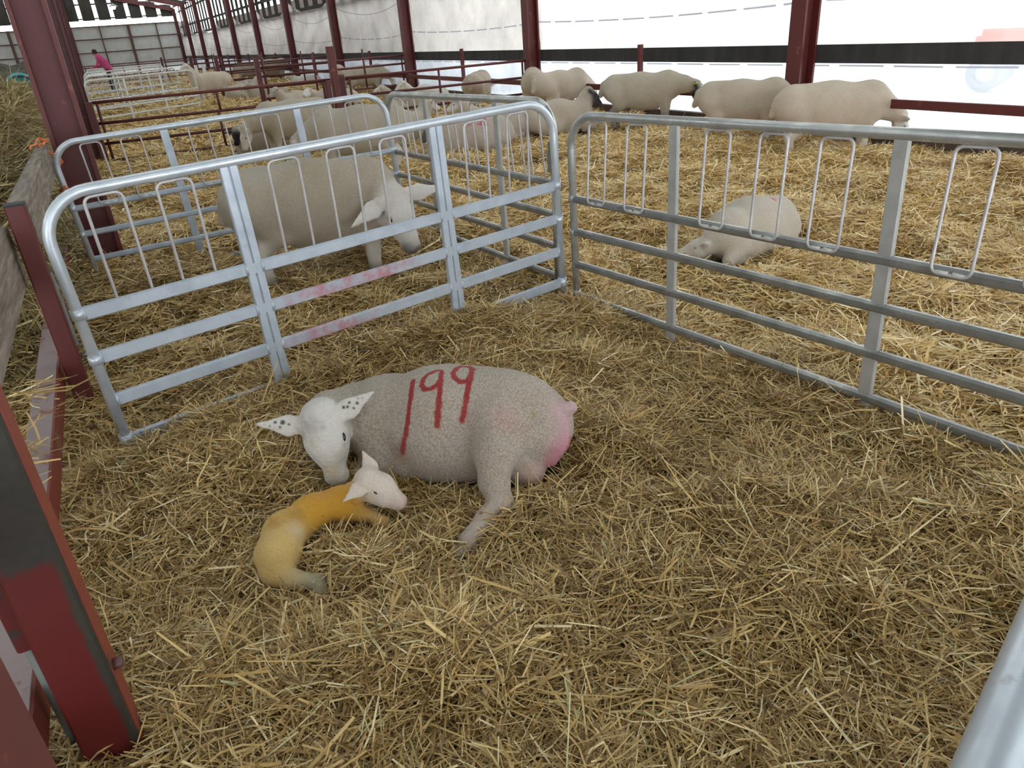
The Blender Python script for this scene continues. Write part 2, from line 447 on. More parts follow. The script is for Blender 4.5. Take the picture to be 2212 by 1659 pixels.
for k in range(-1, 11):
    y = Y0 + BAY * k
    b = MB()
    for (xa, xb) in ((7.0, -3.2), (-3.2, -10.3)):
        za, zb = roof_z(xa) - .26, roof_z(xb) - .26
        ax = np.array([xb - xa, 0, zb - za]); L = np.linalg.norm(ax); ax /= L
        up = np.cross(ax, (0, 1, 0)); up /= np.linalg.norm(up)
        b.box(((xa + xb) / 2, y, (za + zb) / 2), (L / 2, .07, .13), [ax, (0, 1, 0), up])
    tag(b.build('ceiling_rafter', M['red_dark']), None, None, None, 'structure')
for px in (7.05, 5.4, 3.7, 2.0, .3, -1.4):
    b = MB(); b.box((px, 30, roof_z(px) - .07), (.035, 36.4, .065)); tag(b.build('ceiling_purlin', M['dark_board']), None, None, None, 'structure')

# right wall: kerb, lower sheet, black boarding, sagging curtain, spaced boards above
b = MB()
for k in range(-1, 11): b.box((7.05, Y0 + BAY * (k - .5), .12), (.045, BAY / 2 - .004, .17))
tag(b.build('baseboard_right', M['kerb']), 'dark timber kerb under the sheets', None, None, 'structure')
b = MB()
for k in range(-1, 11): b.box((7.125, Y0 + BAY * (k - .5), .993), (.014, BAY / 2 - .003, .092))
tag(b.build('trim_1', M['band']), 'black horizontal boarding along the wall', None, None, 'structure')
def cloth(name, mat, k, zb, ztop, sag, bulge, seed):
    r = np.random.default_rng(seed); nu, nv = 49, 17
    u = np.linspace(0, 1, nu); v = np.linspace(0, 1, nv); U, Vv = np.meshgrid(u, v)
    y = Y0 + BAY * (k - 1) + U * BAY
    top = ztop - sag * np.sin(np.pi * U) ** .8
    z = zb + (top - zb) * Vv
    x = 7.165 + bulge * np.sin(np.pi * U) * np.sin(np.pi * Vv) * r.uniform(.5, 1.1)
    for _ in range(7):
        a, c, p = r.uniform(1, 9), r.uniform(1, 6), r.uniform(0, 6.3); x = x + .008 * np.sin(a * U * 3 + c * Vv * 2 + p)
    P_ = np.stack([x, y, z], -1).reshape(-1, 3); i = np.arange(nu * nv).reshape(nv, nu)
    Fq = np.stack([i[:-1, :-1], i[:-1, 1:], i[1:, 1:], i[1:, :-1]], -1).reshape(-1, 4)
    o = np_mesh(name, P_, Fq, M[mat], {'v': ('FLOAT', Vv.ravel()), 'u': ('FLOAT', y.ravel())})
    return tag(o, None, None, None, 'structure')
for k in range(-1, 11):
    cloth('wall_right_curtain', 'curtain', k, 1.06, 2.78, (.40 if k > 2 else .18) + .03 * (k % 3), .10, 50 + k)
    cloth('wall_right_sheet', 'sheet_low', k, .05, .93, 0, .07, 90 + k)
b = MB()
for k in range(-1, 11):
    for j in range(5):
        y = Y0 + BAY * (k - 1) + .6 + j * 1.2
        b.box((7.34, y, 3.45), (.010, .30, 1.0))
    for z in (2.5, 3.1, 4.1): b.box((7.30, Y0 + BAY * (k - .5), z), (.03, BAY / 2, .05))
tag(b.build('wall_right_boards', M['dark_board']), 'dark spaced boarding above the curtain', None, None, 'structure')

# end wall: cladding sheets, light gap, spaced boards
YE = 66.3
b = MB()
for i in range(-6, 4):
    x0 = 3.62 + 1.92 * i - .0
    b.box((x0 + .96, YE, 1.72), (.95, .03, 1.74))
tag(b.build('wall_back', M['cladding']), 'pale grey corrugated end wall', None, None, 'structure')
b = MB()
for z in (.05, .9, 1.75, 2.63, 3.46): b.box((-.2, YE - .07, z), (7.4, .03, .035))
for i in range(-6, 3): b.box((3.62 + 1.92 * i, YE - .09, 1.75), (.035 if i % 2 else .09, .05, 1.75))
tag(b.build('wall_back_rails', M['rust']), 'steel sheeting rails of the end wall', None, None, 'structure')
b = MB()
for i in range(-9, 6):
    x = 1.2 + i * 1.06
    zt = roof_z(x)
    b.box((x, YE + .05, (3.85 + zt) / 2), (.40, .02, (zt - 3.85) / 2))
b.box((-.2, YE + .1, 3.98), (7.4, .03, .04)); b.box((-.2, YE + .1, 4.9), (7.0, .03, .05))
tag(b.build('wall_back_boards', M['dark_board']), 'dark spaced boarding under the gable', None, None, 'structure')
b = MB(); b.box((-10.2, 32, 2.2), (.08, 36, 2.3)); tag(b.build('wall_left', M['cladding']), None, None, None, 'structure')
b = MB(); b.box((-1.2, -9.0, 5.2), (9.4, .06, 1.7)); b.box((-6.6, -9.0, 1.75), (3.6, .06, 1.75)); tag(b.build('wall_front_added', M['cladding']), 'unseen cladding added over the doorway to cut daylight', None, None, 'structure')  # out of view, added to block daylight falling on the front hurdle

b = MB(); b.add([(x, y, z) for x in (9.9, 10.3) for (y, z) in ((17.45, -.15), (71, -.15), (71, 3.35), (19, 3.35), (17.45, 3.3))], [(4,3,2,1,0), (5,6,7,8,9), (0,1,6,5), (1,2,7,6), (2,3,8,7), (3,4,9,8), (4,0,5,9)]); tag(b.build('dimming_wall', M['kerb']), 'dark wall added outside to dim the far sheets', None, None, 'structure')  # added to block sky light so the far sheets turn darker

# ------------------------------------------------------------------ galvanised hurdles
RV = (.423, .599, .78, .96)
def hurdle(name, label, o, yaw, roll, L, R, bL, bR, loops, mats, face=1, rail='flat', foot=1.04, group='galvanised sheep hurdles', stain=False, cat='hurdle'):
    """o is the point on the top rail that u is measured from; z of the children runs down from the top rail"""
    fm, rm, lm = mats
    root = empty(name, o, 0); root.rotation_euler = (0, -math.radians(roll), math.radians(yaw))
    tag(root, label, cat, group)
    b = MB(); b.tube(rounded([(L, 0, -foot), (L, 0, 0), (R, 0, 0), (R, 0, -foot)], .17, 9), .0205, 14)
    for u in (L, R):
        for (za, zb) in ((-.44, -.40), (-.62, -.585), (-.985, -.93)):
            b.tube([(u, 0, za), (u, 0, zb)], .0245, 14)
    b.build('frame', M[fm], root)
    for u in (bL, bR):
        b = MB()
        if rail == 'flat':                       # folded channel with a groove down the middle
            for s in (-1, 1): b.box((u + s * .0185, 0, -foot / 2), (.0160, .013, foot / 2 - .015), bev=.003)
            b.box((u, .003, -foot / 2), (.006, .008, foot / 2 - .015))
        else: b.box((u, 0, -foot / 2), (.027, .010, foot / 2 - .015), bev=.004)
        b.build('upright', M['galv_post' if rm == 'galv_shaded_grey' else rm], root)
    for i, v in enumerate(RV):
        ends = [(L + .016, R - .016)]
        b = MB()
        for (a, c) in ends:
            if rail == 'flat': b.box(((a + c) / 2, 0, -v), ((c - a) / 2, .0125, .0245), bev=.004)
            else:
                b.box(((a + c) / 2, 0, -v), ((c - a) / 2, .016, .0195), bev=.009)
                b.box(((a + c) / 2, face * -.017, -v), ((c - a) / 2, .003, .006))
        if rail == 'flat':
            for q in (L + .02, bL - .034, bL + .034, bR - .034, bR + .034, R - .02): b.tube([(q, -.010, -v - .022), (q, -.010, -v + .022)], .007, 8)
        b.build('rail', M['galv_stain' if (stain and i in (1, 2)) else rm], root)
    for u in loops:
        w = .064; yy = face * -.022
        y2 = face * .006
        pts = rounded([(u, y2, -.0265), (u + w, y2, -.0265), (u + w, yy, -.425), (u - w, yy, -.425), (u - w, y2, -.0265), (u, y2, -.0265)], .026, 5)[:-1]
        b = MB(); b.tube(pts, .0058, 8, closed=True); nf = len(b.f)
        b.tube([(u - .05, yy + face * .002, -.420), (u - .006, yy + face * .002, -.421)], [.006, .0075], 7); b.tube([(u + .008, yy + face * .002, -.420), (u + .05, yy + face * .002, -.421)], [.0075, .006], 7)
        lp = b.build('loop_bar', M[lm], root); lp.data.materials.append(M['weld'])
        for pf in list(lp.data.polygons)[nf:]: pf.material_index = 1
    return root
blue = ('galv_tube', 'galv_lit_blue', 'rod'); grey = ('galv_tube_shaded', 'galv_shaded_grey', 'rod')
hurdle('hurdle', 'bright galvanised hurdle across the pen behind the ewe and lamb', (.383, 3.079, 1.102), 9.3, 1.69, -.663, 1.649, 0, .95, (-.455, -.21, .218, .47, .722, 1.168, 1.42), blue, -1, 'flat', stain=True)
hurdle('hurdle', 'grey galvanised hurdle forming the side of the pen towards the big straw yard', (2.18, 2.601, 1.083), -83.94, .82, -.726, 1.743, 0, 1.017, (-.518, -.241, .24, .513, .78, 1.25, 1.53), grey, 1, 'box')
hurdle('hurdle', 'galvanised hurdle behind the standing ewe, furthest from the lamb', (.362, 5.792, 1.035), -3.48, 2.6, -.707, 1.58, 0, .916, (-.47, -.218, .22, .47, .715, 1.09, 1.34), blue, 1, 'box')
hurdle('hurdle', 'grey galvanised hurdle closing the standing ewe\'s pen beside the number-marked sheep', (2.072, 4.094, 1.12), -86.61, .87, -1.658, .60, -.97, 0, (-1.42, -1.2, -.73, -.49, -.24, .19, .40), grey, -1, 'box')
hurdle('hurdle', 'near end of a galvanised hurdle rail, close up at the picture corner', (.321, .111, 1.12), 18.2, 0, -.62, 1.66, .06, .98, (-.4, -.15, .3, .52, .76, 1.2, 1.43), blue, -1, 'box')

# far white hurdles past the red gate
hw = ('galv_white', 'galv_white', 'rod')
def far_hurdle(label, x0, y0, x1, y1, zt=1.04):
    L = math.hypot(x1 - x0, y1 - y0)
    lp = [L * t for t in (.07, .14, .21, .28, .38, .45, .52, .59, .72, .79, .86, .93)]
    return hurdle('hurdle', label, (x0, y0, zt), math.degrees(math.atan2(y1 - y0, x1 - x0)), 0, 0, L, L * .33, L * .66, lp, hw, 1, 'box', 1.0, 'far pale hurdles past the red gate')
far_hurdle('pale hurdle just past the red gate, nearest of the far pale ones', -.12, 19.4, 2.38, 21.4)
far_hurdle('pale hurdle second in the far rank past the red gate', -.1, 23.5, 2.40, 25.9)
far_hurdle('pale hurdle third in the far rank past the red gate', -.1, 29.2, 2.5, 31.0)
far_hurdle('most distant pale hurdle below the person in pink', .0, 35.6, 2.9, 36.6)
for x, lb in ((2.80, 'first'), (3.01, 'second')):
    b = MB(); b.box((x, 24.3, .53), (.045, .012, .56), bev=.004)
    tag(b.build('marker_post', M['galv_white']), 'white upright strap behind the leftward-looking ewe, %s from the hurdle' % lb, 'post', 'white straps behind the ewe')

# hinge pin linking the pens
t = empty('hinge_post', (2.045, 3.42, .05)); tag(t, 'galvanised drop pin and sleeve joining the hurdles at the pen corner', 'hinge')
b = MB(); b.tube([(0, 0, 0), (0, 0, .80)], .011, 10); b.build('pin', M['galv_shaded_grey'], t)
b = MB(); b.box((0, 0, .79), (.02, .02, .055), bev=.004); b.box((.0, 0, .865), (.016, .016, .025), bev=.004); b.build('sleeve', M['pin'], t)
b = MB(); b.box((.03, .006, .40), (.010, .010, .38), bev=.003); b.build('channel', M['galv_shaded_grey'], t)

# ------------------------------------------------------------------ feed barrier down the left side
t = empty('barrier_post', (-.3435, 1.46, 0)); tag(t, 'big scuffed red post of the feed barrier, close to the camera', 'post', 'red feed barrier posts')
b = MB(); b.box((0, 0, .55), (.0555, .040, .62), bev=.006); b.build('post_body', M['grime'], t)
b = MB(); b.box((.0560, .004, .55), (.0025, .036, .618)); b.build('lit_side', M['red_lit'], t); tag(bpy.data.objects['lit_side'], 'worn side with its orange light put into the colour')  # thin face carrying the post's lit side as a brighter paint colour
b = MB(); b.tube([(.058, -.01, .325), (.078, -.01, .325)], .013, 8); b.build('bolt', M['rust'], t)
b = MB(); b.box((-.075, .065, .47), (.026, .028, .07), bev=.006); b.build('hinge_sleeve', M['red_worn'], t)
t = tag(MB().tube([(-.425, 1.535, .44), (-.425, 1.535, -.02)], .0165, 12).build('gate_pin', M['pin']), 'grey steel pin hanging beside the near red post', 'pin')
t = empty('barrier_post', (-.398, 3.60, 0)); tag(t, 'red box post of the feed barrier beside the end of the bright hurdle', 'post', 'red feed barrier posts')
b = MB(); b.box((0, 0, .47), (.037, .037, .51), bev=.006); b.build('post_body', M['red'], t)
b = MB(); b.box((0, 0, .983), (.0365, .0365, .006)); b.build('cap', M['black'], t)
b = MB(); b.box((.041, .005, .62), (.006, .012, .07)); b.box((.041, .005, .45), (.008, .012, .10)); b.tube([(.04, 0, .30), (.09, 0, .30)], .008, 8); b.build('hurdle_hook', M['galv_shaded_grey'], t)
def board(label, x, y0, y1, z0, z1, th):
    b = MB(); b.box((x, (y0 + y1) / 2, (z0 + z1) / 2), (th / 2, (y1 - y0) / 2, (z1 - z0) / 2), bev=.006)
    return tag(b.build('barrier_plank', M['wood']), label, 'plank', 'weathered feed barrier planks')
board('weathered grey plank running from the red box post back to the big red column', -.398, 3.645, 6.12, .80, .985, .075)
board('weathered grey plank at the picture edge, near side of the red box post', -.487, .55, 3.69, .645, .89, .055)
b = MB(); b.box((-.498, 3.3, .225), (.045, 2.85, .055), bev=.008); t = b.build('barrier_beam', M['red_side']); tag(t, 'low red box beam along the foot of the feed barrier', 'beam')
b = MB(); b.box((-.498, 3.3, .281), (.040, 2.84, .0022)); b.build('worn_top', M['worn_grey'], t); tag(bpy.data.objects['worn_top'], 'bare worn upper face of the beam')
def twine(label, pts, sd):
    r = np.random.default_rng(sd); q = []
    for a, c in zip(pts[:-1], pts[1:]):
        for s in np.linspace(0, 1, 7)[:-1]: q.append(np.array(a) * (1 - s) + np.array(c) * s + r.normal(0, .006, 3))
    b = MB(); b.tube(q, .0048, 6); b.tube([x + r.normal(0, .008, 3) for x in q], .004, 6)
    tag(b.build('baler_twine', M['twine']), label, 'twine', 'orange baler twine')
twine('orange twine knotted round the far end of the weathered plank', [(-.45, 5.75, 1.0), (-.40, 6.0, 1.03), (-.34, 6.06, 1.01), (-.40, 5.9, 1.0), (-.33, 5.95, .93), (-.30, 5.86, .86)], 3)
twine('short orange twine tail tied to the end of the furthest hurdle', [(-.36, 5.85, .70), (-.33, 5.80, .74), (-.30, 5.83, .69), (-.26, 5.78, .72), (-.22, 5.80, .69)], 4)

# ------------------------------------------------------------------ red tube gates and posts
def gate(label, x0, x1, y0, y1, zs, verts, r=.021, posts=True, topmat='red'):
    t = empty('tube_gate', (x0, y0, 0)); tag(t, label, 'gate', 'red tube gates across the shed')
    dx, dy = x1 - x0, y1 - y0
    for i, z in enumerate(zs):
        b = MB(); b.tube([(0, 0, z), (dx, dy, z)], r, 8); b.build('rail', M[topmat if i == 0 else 'red_dark'], t)
    for (s, za, zb) in verts:
        b = MB(); b.tube([(dx * s, dy * s, za), (dx * s, dy * s, zb)], r * .9, 8); b.build('stile', M['red_dark'], t)
    return t
def post(label, x, y, z1, w=.05, mat='red', group='red steel posts'):
    b = MB(); b.box((x, y, z1 / 2 - .05), (w, w, z1 / 2 + .05), bev=.008)
    return tag(b.build('gate_post', M[mat]), label, 'post', group)
ZS = (.93, .655, .385, .15)
gate('red tube gate between the big red column and the twin gateposts', -.05, 3.28, 12.25, 12.25, ZS, ((.02, .1, .93), (.50, .655, .93), (.49, .15, .655), (.98, .1, .93)))
gate('red tube gate from the twin gateposts to the wall column', 3.58, 6.86, 12.25, 12.25, ZS, ((.02, .1, .93), (.49, .385, .93), (.98, .1, .93)))
post('taller of the twin red gateposts', 3.40, 12.22, 1.40, .055)
post('shorter dark red post of the twin gateposts', 3.55, 12.40, .98, .05, 'red_dark')
post('squat red gatepost just left of the twin posts', 3.26, 12.16, .92, .04, 'red_dark')
post('dark gatepost at the foot of the second passage column', -.085, 12.1, .95, .05, 'red_dark')
ZF = (1.03, .85, .62, .38)
for i, yy in enumerate((18.25, 24.25, 30.25, 42.25)):
    nm = ('second', 'third', 'fourth', 'furthest')[i]
    gate('red tube gate to the wall in the %s row across the shed' % nm, 3.45, 6.86, yy, yy, ZF, ((.02, .1, 1.22), (.35, .38, 1.24), (.7, .38, 1.24), (.98, .1, 1.05)), .024, topmat='red_dark')
    if i == 3: gate('red tube gate to the passage in the %s row across the shed' % nm, -.05, 3.3, yy, yy, ZF, ((.02, .1, 1.05), (.5, .38, 1.05), (.98, .1, 1.05)), .024, topmat='red_dark')
    post('red post holding the %s row of gates' % nm, 3.38, yy, 1.25, .05, 'red_dark')
# rail and short posts along the right wall
for k in range(0, 8):
    post('short red post half way between wall columns, number %s from the camera' % ('one two three four five six seven eight'.split()[k]), 6.93, Y0 + BAY * (k + .5) - .2, 1.14, .033, 'red', 'short red wall posts')
for k in range(0, 4):
    b = MB(); b.box((6.84, .35 + 6 + 12 * k, .565), (.022, 5.98, .042), bev=.006)
    tag(b.build('wall_rail', M['red']), 'low red rail along the wall sheets, length %s from the camera' % ('one two three four'.split()[k]), 'rail', 'low red wall rails')
# red tractor parked in the yard outside, dimly seen through the sheets
t = empty('tractor', (14.6, 7.6, -.1), math.radians(112)); t.scale = (.8, .8, .8); tag(t, 'red tractor parked outside, faint through the white sheets', 'tractor')
b = MB(); b.box((.75, 0, .95), (.62, .33, .28), bev=.06); b.box((1.42, 0, .88), (.06, .30, .22), bev=.03); b.build('bonnet', M['tractor_red'], t)
b = MB(); b.box((-.35, 0, .75), (.55, .38, .2), bev=.05); b.box((.3, 0, .55), (1.0, .2, .14), bev=.04); b.build('chassis', M['rust'], t)
b = MB()
for sx, sy in ((-.75, -.5), (-.75, .5), (.05, -.5), (.05, .5)): b.box((sx, sy, 1.35), (.035, .035, .5))
b.box((-.35, 0, 1.88), (.52, .58, .05), bev=.03); b.build('cab', M['galv_shaded_grey'], t)
for sx, sy, rr, ww in ((-.45, -.72, .62, .2), (-.45, .72, .62, .2), (1.1, -.66, .38, .13), (1.1, .66, .38, .13)):
    b = MB(); b.lathe([(rr * .55, -ww), (rr * .92, -ww), (rr, -ww * .6), (rr, ww * .6), (rr * .92, ww), (rr * .55, ww)], (sx, sy, rr), [(1, 0, 0), (0, 0, -1), (0, 1, 0)], 28); w_ = b.build('wheel', M['tyre'], t)
    b = MB(); b.lathe([(.0, -ww * .5), (rr * .5, -ww * .6), (rr * .57, 0), (rr * .5, ww * .6), (.0, ww * .5)], (sx, sy, rr), [(1, 0, 0), (0, 0, -1), (0, 1, 0)], 24); b.build('hub', M['galv_white'], w_)

# ------------------------------------------------------------------ animals: one continuous body each, grown from blended tapering limbs
def unit(v): v = np.array(v, float); return v / (np.linalg.norm(v) + 1e-12)
def lim(a, b, ra, rb=None, k=.04, col=None, flat=None):
    """tapering limb from a to b; flat=(axis, factor) thins it along an axis"""
    return dict(a=np.array(a, float), b=np.array(b, float), ra=ra, rb=ra if rb is None else rb, k=k, col=col, flat=flat, g=1.0 if col is None else .25)
def d_lim(p, q):
    a, b = q['a'], q['b']; ab = b - a; pa = p - a
    if q['flat'] is not None:
        ax, fc = unit(q['flat'][0]), q['flat'][1]
        s = pa @ ax; pa = pa + s[..., None] * ax * (fc - 1); ab = ab + (ab @ ax) * ax * (fc - 1)
    t = np.clip((pa @ ab) / max(1e-12, ab @ ab), 0, 1)
    return np.linalg.norm(pa - t[..., None] * ab, axis=-1) - (q['ra'] + (q['rb'] - q['ra']) * t)
def sdf_body(prims, vx):
    """smooth union of limbs on a voxel grid, surfaced with surface nets -> vertices, quads"""
    lo = np.min([np.minimum(q['a'] - q['ra'], q['b'] - q['rb']) for q in prims], 0) - 3 * vx - .02
    hi = np.max([np.maximum(q['a'] + q['ra'], q['b'] + q['rb']) for q in prims], 0) + 3 * vx + .02
    n = np.ceil((hi - lo) / vx).astype(int) + 1
    D = np.full(n, 1.0, np.float32)
    ax = [lo[i] + vx * np.arange(n[i]) for i in range(3)]
    for q in prims:
        m = q['k'] + 4 * vx
        a0 = np.minimum(q['a'] - q['ra'], q['b'] - q['rb']) - m; a1 = np.maximum(q['a'] + q['ra'], q['b'] + q['rb']) + m
        i0 = np.clip(((a0 - lo) / vx).astype(int), 0, n - 1); i1 = np.clip(((a1 - lo) / vx).astype(int) + 2, 1, n)
        P_ = np.stack(np.meshgrid(*[ax[i][i0[i]:i1[i]] for i in range(3)], indexing='ij'), -1)
        d = d_lim(P_, q).astype(np.float32); sl = tuple(slice(i0[i], i1[i]) for i in range(3))
        E_ = D[sl]; h = np.clip(.5 + .5 * (E_ - d) / q['k'], 0, 1)
        D[sl] = E_ * (1 - h) + d * h - q['k'] * h * (1 - h)
    sg = D < 0
    c8 = [sg[i:n[0] - 1 + i, j:n[1] - 1 + j, k:n[2] - 1 + k] for i in (0, 1) for j in (0, 1) for k in (0, 1)]
    cnt = sum(c.astype(np.int8) for c in c8); act = (cnt > 0) & (cnt < 8)
    ids = np.full(act.shape, -1, np.int64); cells = np.argwhere(act); ids[act] = np.arange(len(cells))
    acc = np.zeros((len(cells), 3)); num = np.zeros(len(cells))
    corners = [(i, j, k) for i in (0, 1) for j in (0, 1) for k in (0, 1)]
    for c0 in corners:
        for a_ in range(3):
            if c0[a_] == 1: continue
            c1 = list(c0); c1[a_] = 1
            v0 = D[tuple((cells + c0).T)]; v1 = D[tuple((cells + c1).T)]
            x = (v0 < 0) != (v1 < 0); t = np.where(x, v0 / (v0 - v1 + 1e-12), 0)
            pt = np.array(c0, float) + np.outer(t, np.eye(3)[a_]); acc[x] += pt[x]; num[x] += 1
    V = lo + (cells + acc / num[:, None]) * vx
    Q = []
    for a_ in range(3):
        b_, c_ = (a_ + 1) % 3, (a_ + 2) % 3
        s0 = [slice(None)] * 3; s1 = [slice(None)] * 3; s0[a_] = slice(0, -1); s1[a_] = slice(1, None)
        x = sg[tuple(s0)] != sg[tuple(s1)]; e = np.argwhere(x)
        e = e[(e[:, b_] > 0) & (e[:, c_] > 0) & (e[:, b_] < n[b_] - 1) & (e[:, c_] < n[c_] - 1)]
        fl = sg[tuple(s0)][tuple(e.T)]
        def cid(db, dc):
            f_ = e.copy(); f_[:, b_] -= db; f_[:, c_] -= dc; return ids[tuple(f_.T)]
        q = np.stack([cid(1, 1), cid(0, 1), cid(0, 0), cid(1, 0)], 1)
        q[~fl] = q[~fl][:, ::-1]; Q.append(q)
    return V, np.concatenate(Q)
def smooth_v(V, Q, it=2, lam=.5):
    for _ in range(it):
        acc = np.zeros_like(V); num = np.zeros(len(V))
        for i in range(4):
            np.add.at(acc, Q[:, i], V[Q[:, (i + 1) % 4]]); np.add.at(num, Q[:, i], 1)
        V = V + lam * (acc / np.maximum(num, 1)[:, None] - V)
    return V
def body_mesh(name, prims, vx, mat, base, spots=(), parent=None, it=2, paint=None, seed=0, wrinkle=.004):
    V, Q = sdf_body(prims, vx); V = smooth_v(V, Q, it)
    w = np.zeros(len(V)); c = np.zeros((len(V), 3)); gr = np.zeros(len(V))
    for q in prims:
        d = d_lim(V, q); g = np.exp(-np.clip(d, -.01, 1) / .010); w += g; gr += g * q['g']; c += g[:, None] * np.array(q['col'] if q['col'] is not None else base)
    c /= w[:, None]; gr /= w
    r = np.random.default_rng(seed + 11)
    nz = sum(np.sin(V @ r.normal(0, s, 3) + r.uniform(0, 6.3)) for s in (6, 9, 14, 22, 30, 45)) / 6
    nf = sum(np.sin(V @ r.normal(0, s, 3) + r.uniform(0, 6.3)) for s in (70, 110, 160, 220, 300)) / 5
    for sp in spots:       # (centre, radius, colour, strength, softness, noise)
        d = np.linalg.norm((V - np.array(sp[0])) * (np.array(sp[6]) if len(sp) > 6 else 1.0), axis=1) / sp[1] + sp[5] * (nz + nf) * .5
        a = sp[3] * (1 - sstep(1 - sp[4], 1.0, d)); c = c * (1 - a[:, None]) + a[:, None] * np.array(sp[2])
    if paint:
        for (poly, wd, colr, st) in paint:
            poly = np.array(poly, float); d = np.full(len(V), 9.0); tt = np.zeros(len(V))
            L = np.r_[0, np.cumsum(np.linalg.norm(np.diff(poly, axis=0), axis=1))]
            for i in range(len(poly) - 1):
                ab = poly[i + 1] - poly[i]; t = np.clip(((V - poly[i]) @ ab) / (ab @ ab + 1e-12), 0, 1)
                dd = np.linalg.norm(V - poly[i] - t[:, None] * ab, axis=1); m = dd < d; d[m] = dd[m]
            a = st * (1 - sstep(.55, 1.0, d / wd + .30 * nf)); c = c * (1 - a[:, None]) + a[:, None] * np.array(colr)
    if wrinkle:
        e1, e2 = V[Q[:, 1]] - V[Q[:, 0]], V[Q[:, 3]] - V[Q[:, 0]]; fn = np.cross(e1, e2); nn = np.zeros_like(V)
        for i in range(4): np.add.at(nn, Q[:, i], fn)
        nn /= np.linalg.norm(nn, axis=1)[:, None] + 1e-12
        V = V + nn * (wrinkle * (nz * .8 + nf * .45))[:, None]
    C4 = np.concatenate([np.clip(c, 0, 1), gr[:, None]], 1)
    return np_mesh(name, V, Q, mat, {'col': ('FLOAT_COLOR', C4)}, True, parent)
def ball(name, c, r, mat, parent, sq=(1, 1, 1), ax=None):
    ax = np.eye(3) if ax is None else np.array(ax); vs = []; fs = []; nu, nv = 12, 8
    for j in range(nv + 1):
        th = math.pi * j / nv
        for i in range(nu):
            ph = 2 * math.pi * i / nu
            vs.append(np.array(c) + ax.T @ (np.array([math.sin(th) * math.cos(ph), math.sin(th) * math.sin(ph), math.cos(th)]) * np.array(sq) * r))
    for j in range(nv):
        for i in range(nu): fs.append((j * nu + i, (j + 1) * nu + i, (j + 1) * nu + (i + 1) % nu, j * nu + (i + 1) % nu))
    return MB().add(vs, fs, True).build(name, mat, parent)

FACE_W = (.72, .69, .65); FLEECE = (.62, .55, .45); FLEECE_G = (.50, .445, .385); BLACK_F = (.022, .020, .022); PINK = (.62, .36, .34); EARIN = (.52, .36, .33)
HEADS = {}
def head_prims(poll, nose, up, col=FACE_W, earL=None, earR=None, ear_len=.72, muzz=None, wool=None, ear_w=1.0):
    """skull, cheeks, bridge, jaw, muzzle and two ears between poll and nose; returns prims, eye places and spots"""
    poll = np.array(poll, float); nose = np.array(nose, float); f = nose - poll; L = np.linalg.norm(f); f /= L
    u = np.array(up, float); u = unit(u - f * (u @ f)); s = np.cross(u, f)
    g = lambda a, b_, c_: poll + L * (a * f + b_ * u + c_ * s)
    pr = [lim(g(.06, -.02, 0), g(.40, -.02, 0), .265 * L, .245 * L, .02, col),
          lim(g(.34, .03, .13), g(.34, .03, -.13), .15 * L, None, .02, col),
          lim(g(.42, .045, 0), g(.86, -.015, 0), .185 * L, .125 * L, .035, col),
          lim(g(.30, -.17, .09), g(.55, -.15, .05), .15 * L, .11 * L, .03, col), lim(g(.30, -.17, -.09), g(.55, -.15, -.05), .15 * L, .11 * L, .03, col),
          lim(g(.50, -.13, 0), g(.85, -.11, 0), .135 * L, .095 * L, .03, col),
          lim(g(.87, -.03, .045), g(.87, -.03, -.045), .118 * L, None, .02, muzz if muzz is not None else col)]
    for sd, e in ((1, earL), (-1, earR)):
        e = unit(e) if e is not None else unit(.25 * u + sd * s - .25 * f)
        base = g(.09, .05, .22 * sd); n_ = unit(np.cross(e, f) if abs(e @ f) < .9 else u)
        m = base + e * ear_len * L * .36
        pr += [lim(base, base + e * .08 * L, .10 * L, .10 * L, .02, col),
               lim(base + e * .06 * L, m, .115 * L, .14 * L * ear_w, .012, col, (n_, 2.6)), lim(m, base + e * ear_len * L, .14 * L * ear_w, .025 * L, .012, col, (n_, 2.6))]
    eyes = [(g(.37, .055, .262), s), (g(.37, .055, -.262), -s)]
    spots = [(g(.965, .0, .052), .03 * L, (.05, .04, .045), .85, .6, .1), (g(.965, .0, -.052), .03 * L, (.05, .04, .045), .85, .6, .1),
             (g(.37, .055, .255), .062 * L, (.10, .085, .08), .75, .6, .1), (g(.37, .055, -.255), .062 * L, (.10, .085, .08), .75, .6, .1)]
    if muzz is not None: spots.insert(0, (g(.99, -.01, 0), .17 * L, muzz, .9, .5, .25))
    return pr, eyes, spots, (f, u, s, L)
def add_eyes(eyes, L, parent, f=(1, 0, 0), r=.058):
    for (c, s) in eyes:
        s = unit(s); f_ = unit(np.array(f, float) - s * (s @ np.array(f, float))); ball('eye', c - s * .022 * L, r * L, M['eye'], parent, (1.15, .70, .55), [f_, s, np.cross(f_, s)])
def add_tag(p, parent, n=(0, -1, 0), r=.022):
    n = unit(n); a = unit(np.cross(n, (0, .2, 1))); b_ = np.cross(n, a)
    b = MB(); b.box(p, (r, r * .8, .003), [a, b_, n], bev=0.0); b.build('ear_tag', M['tag'], parent)

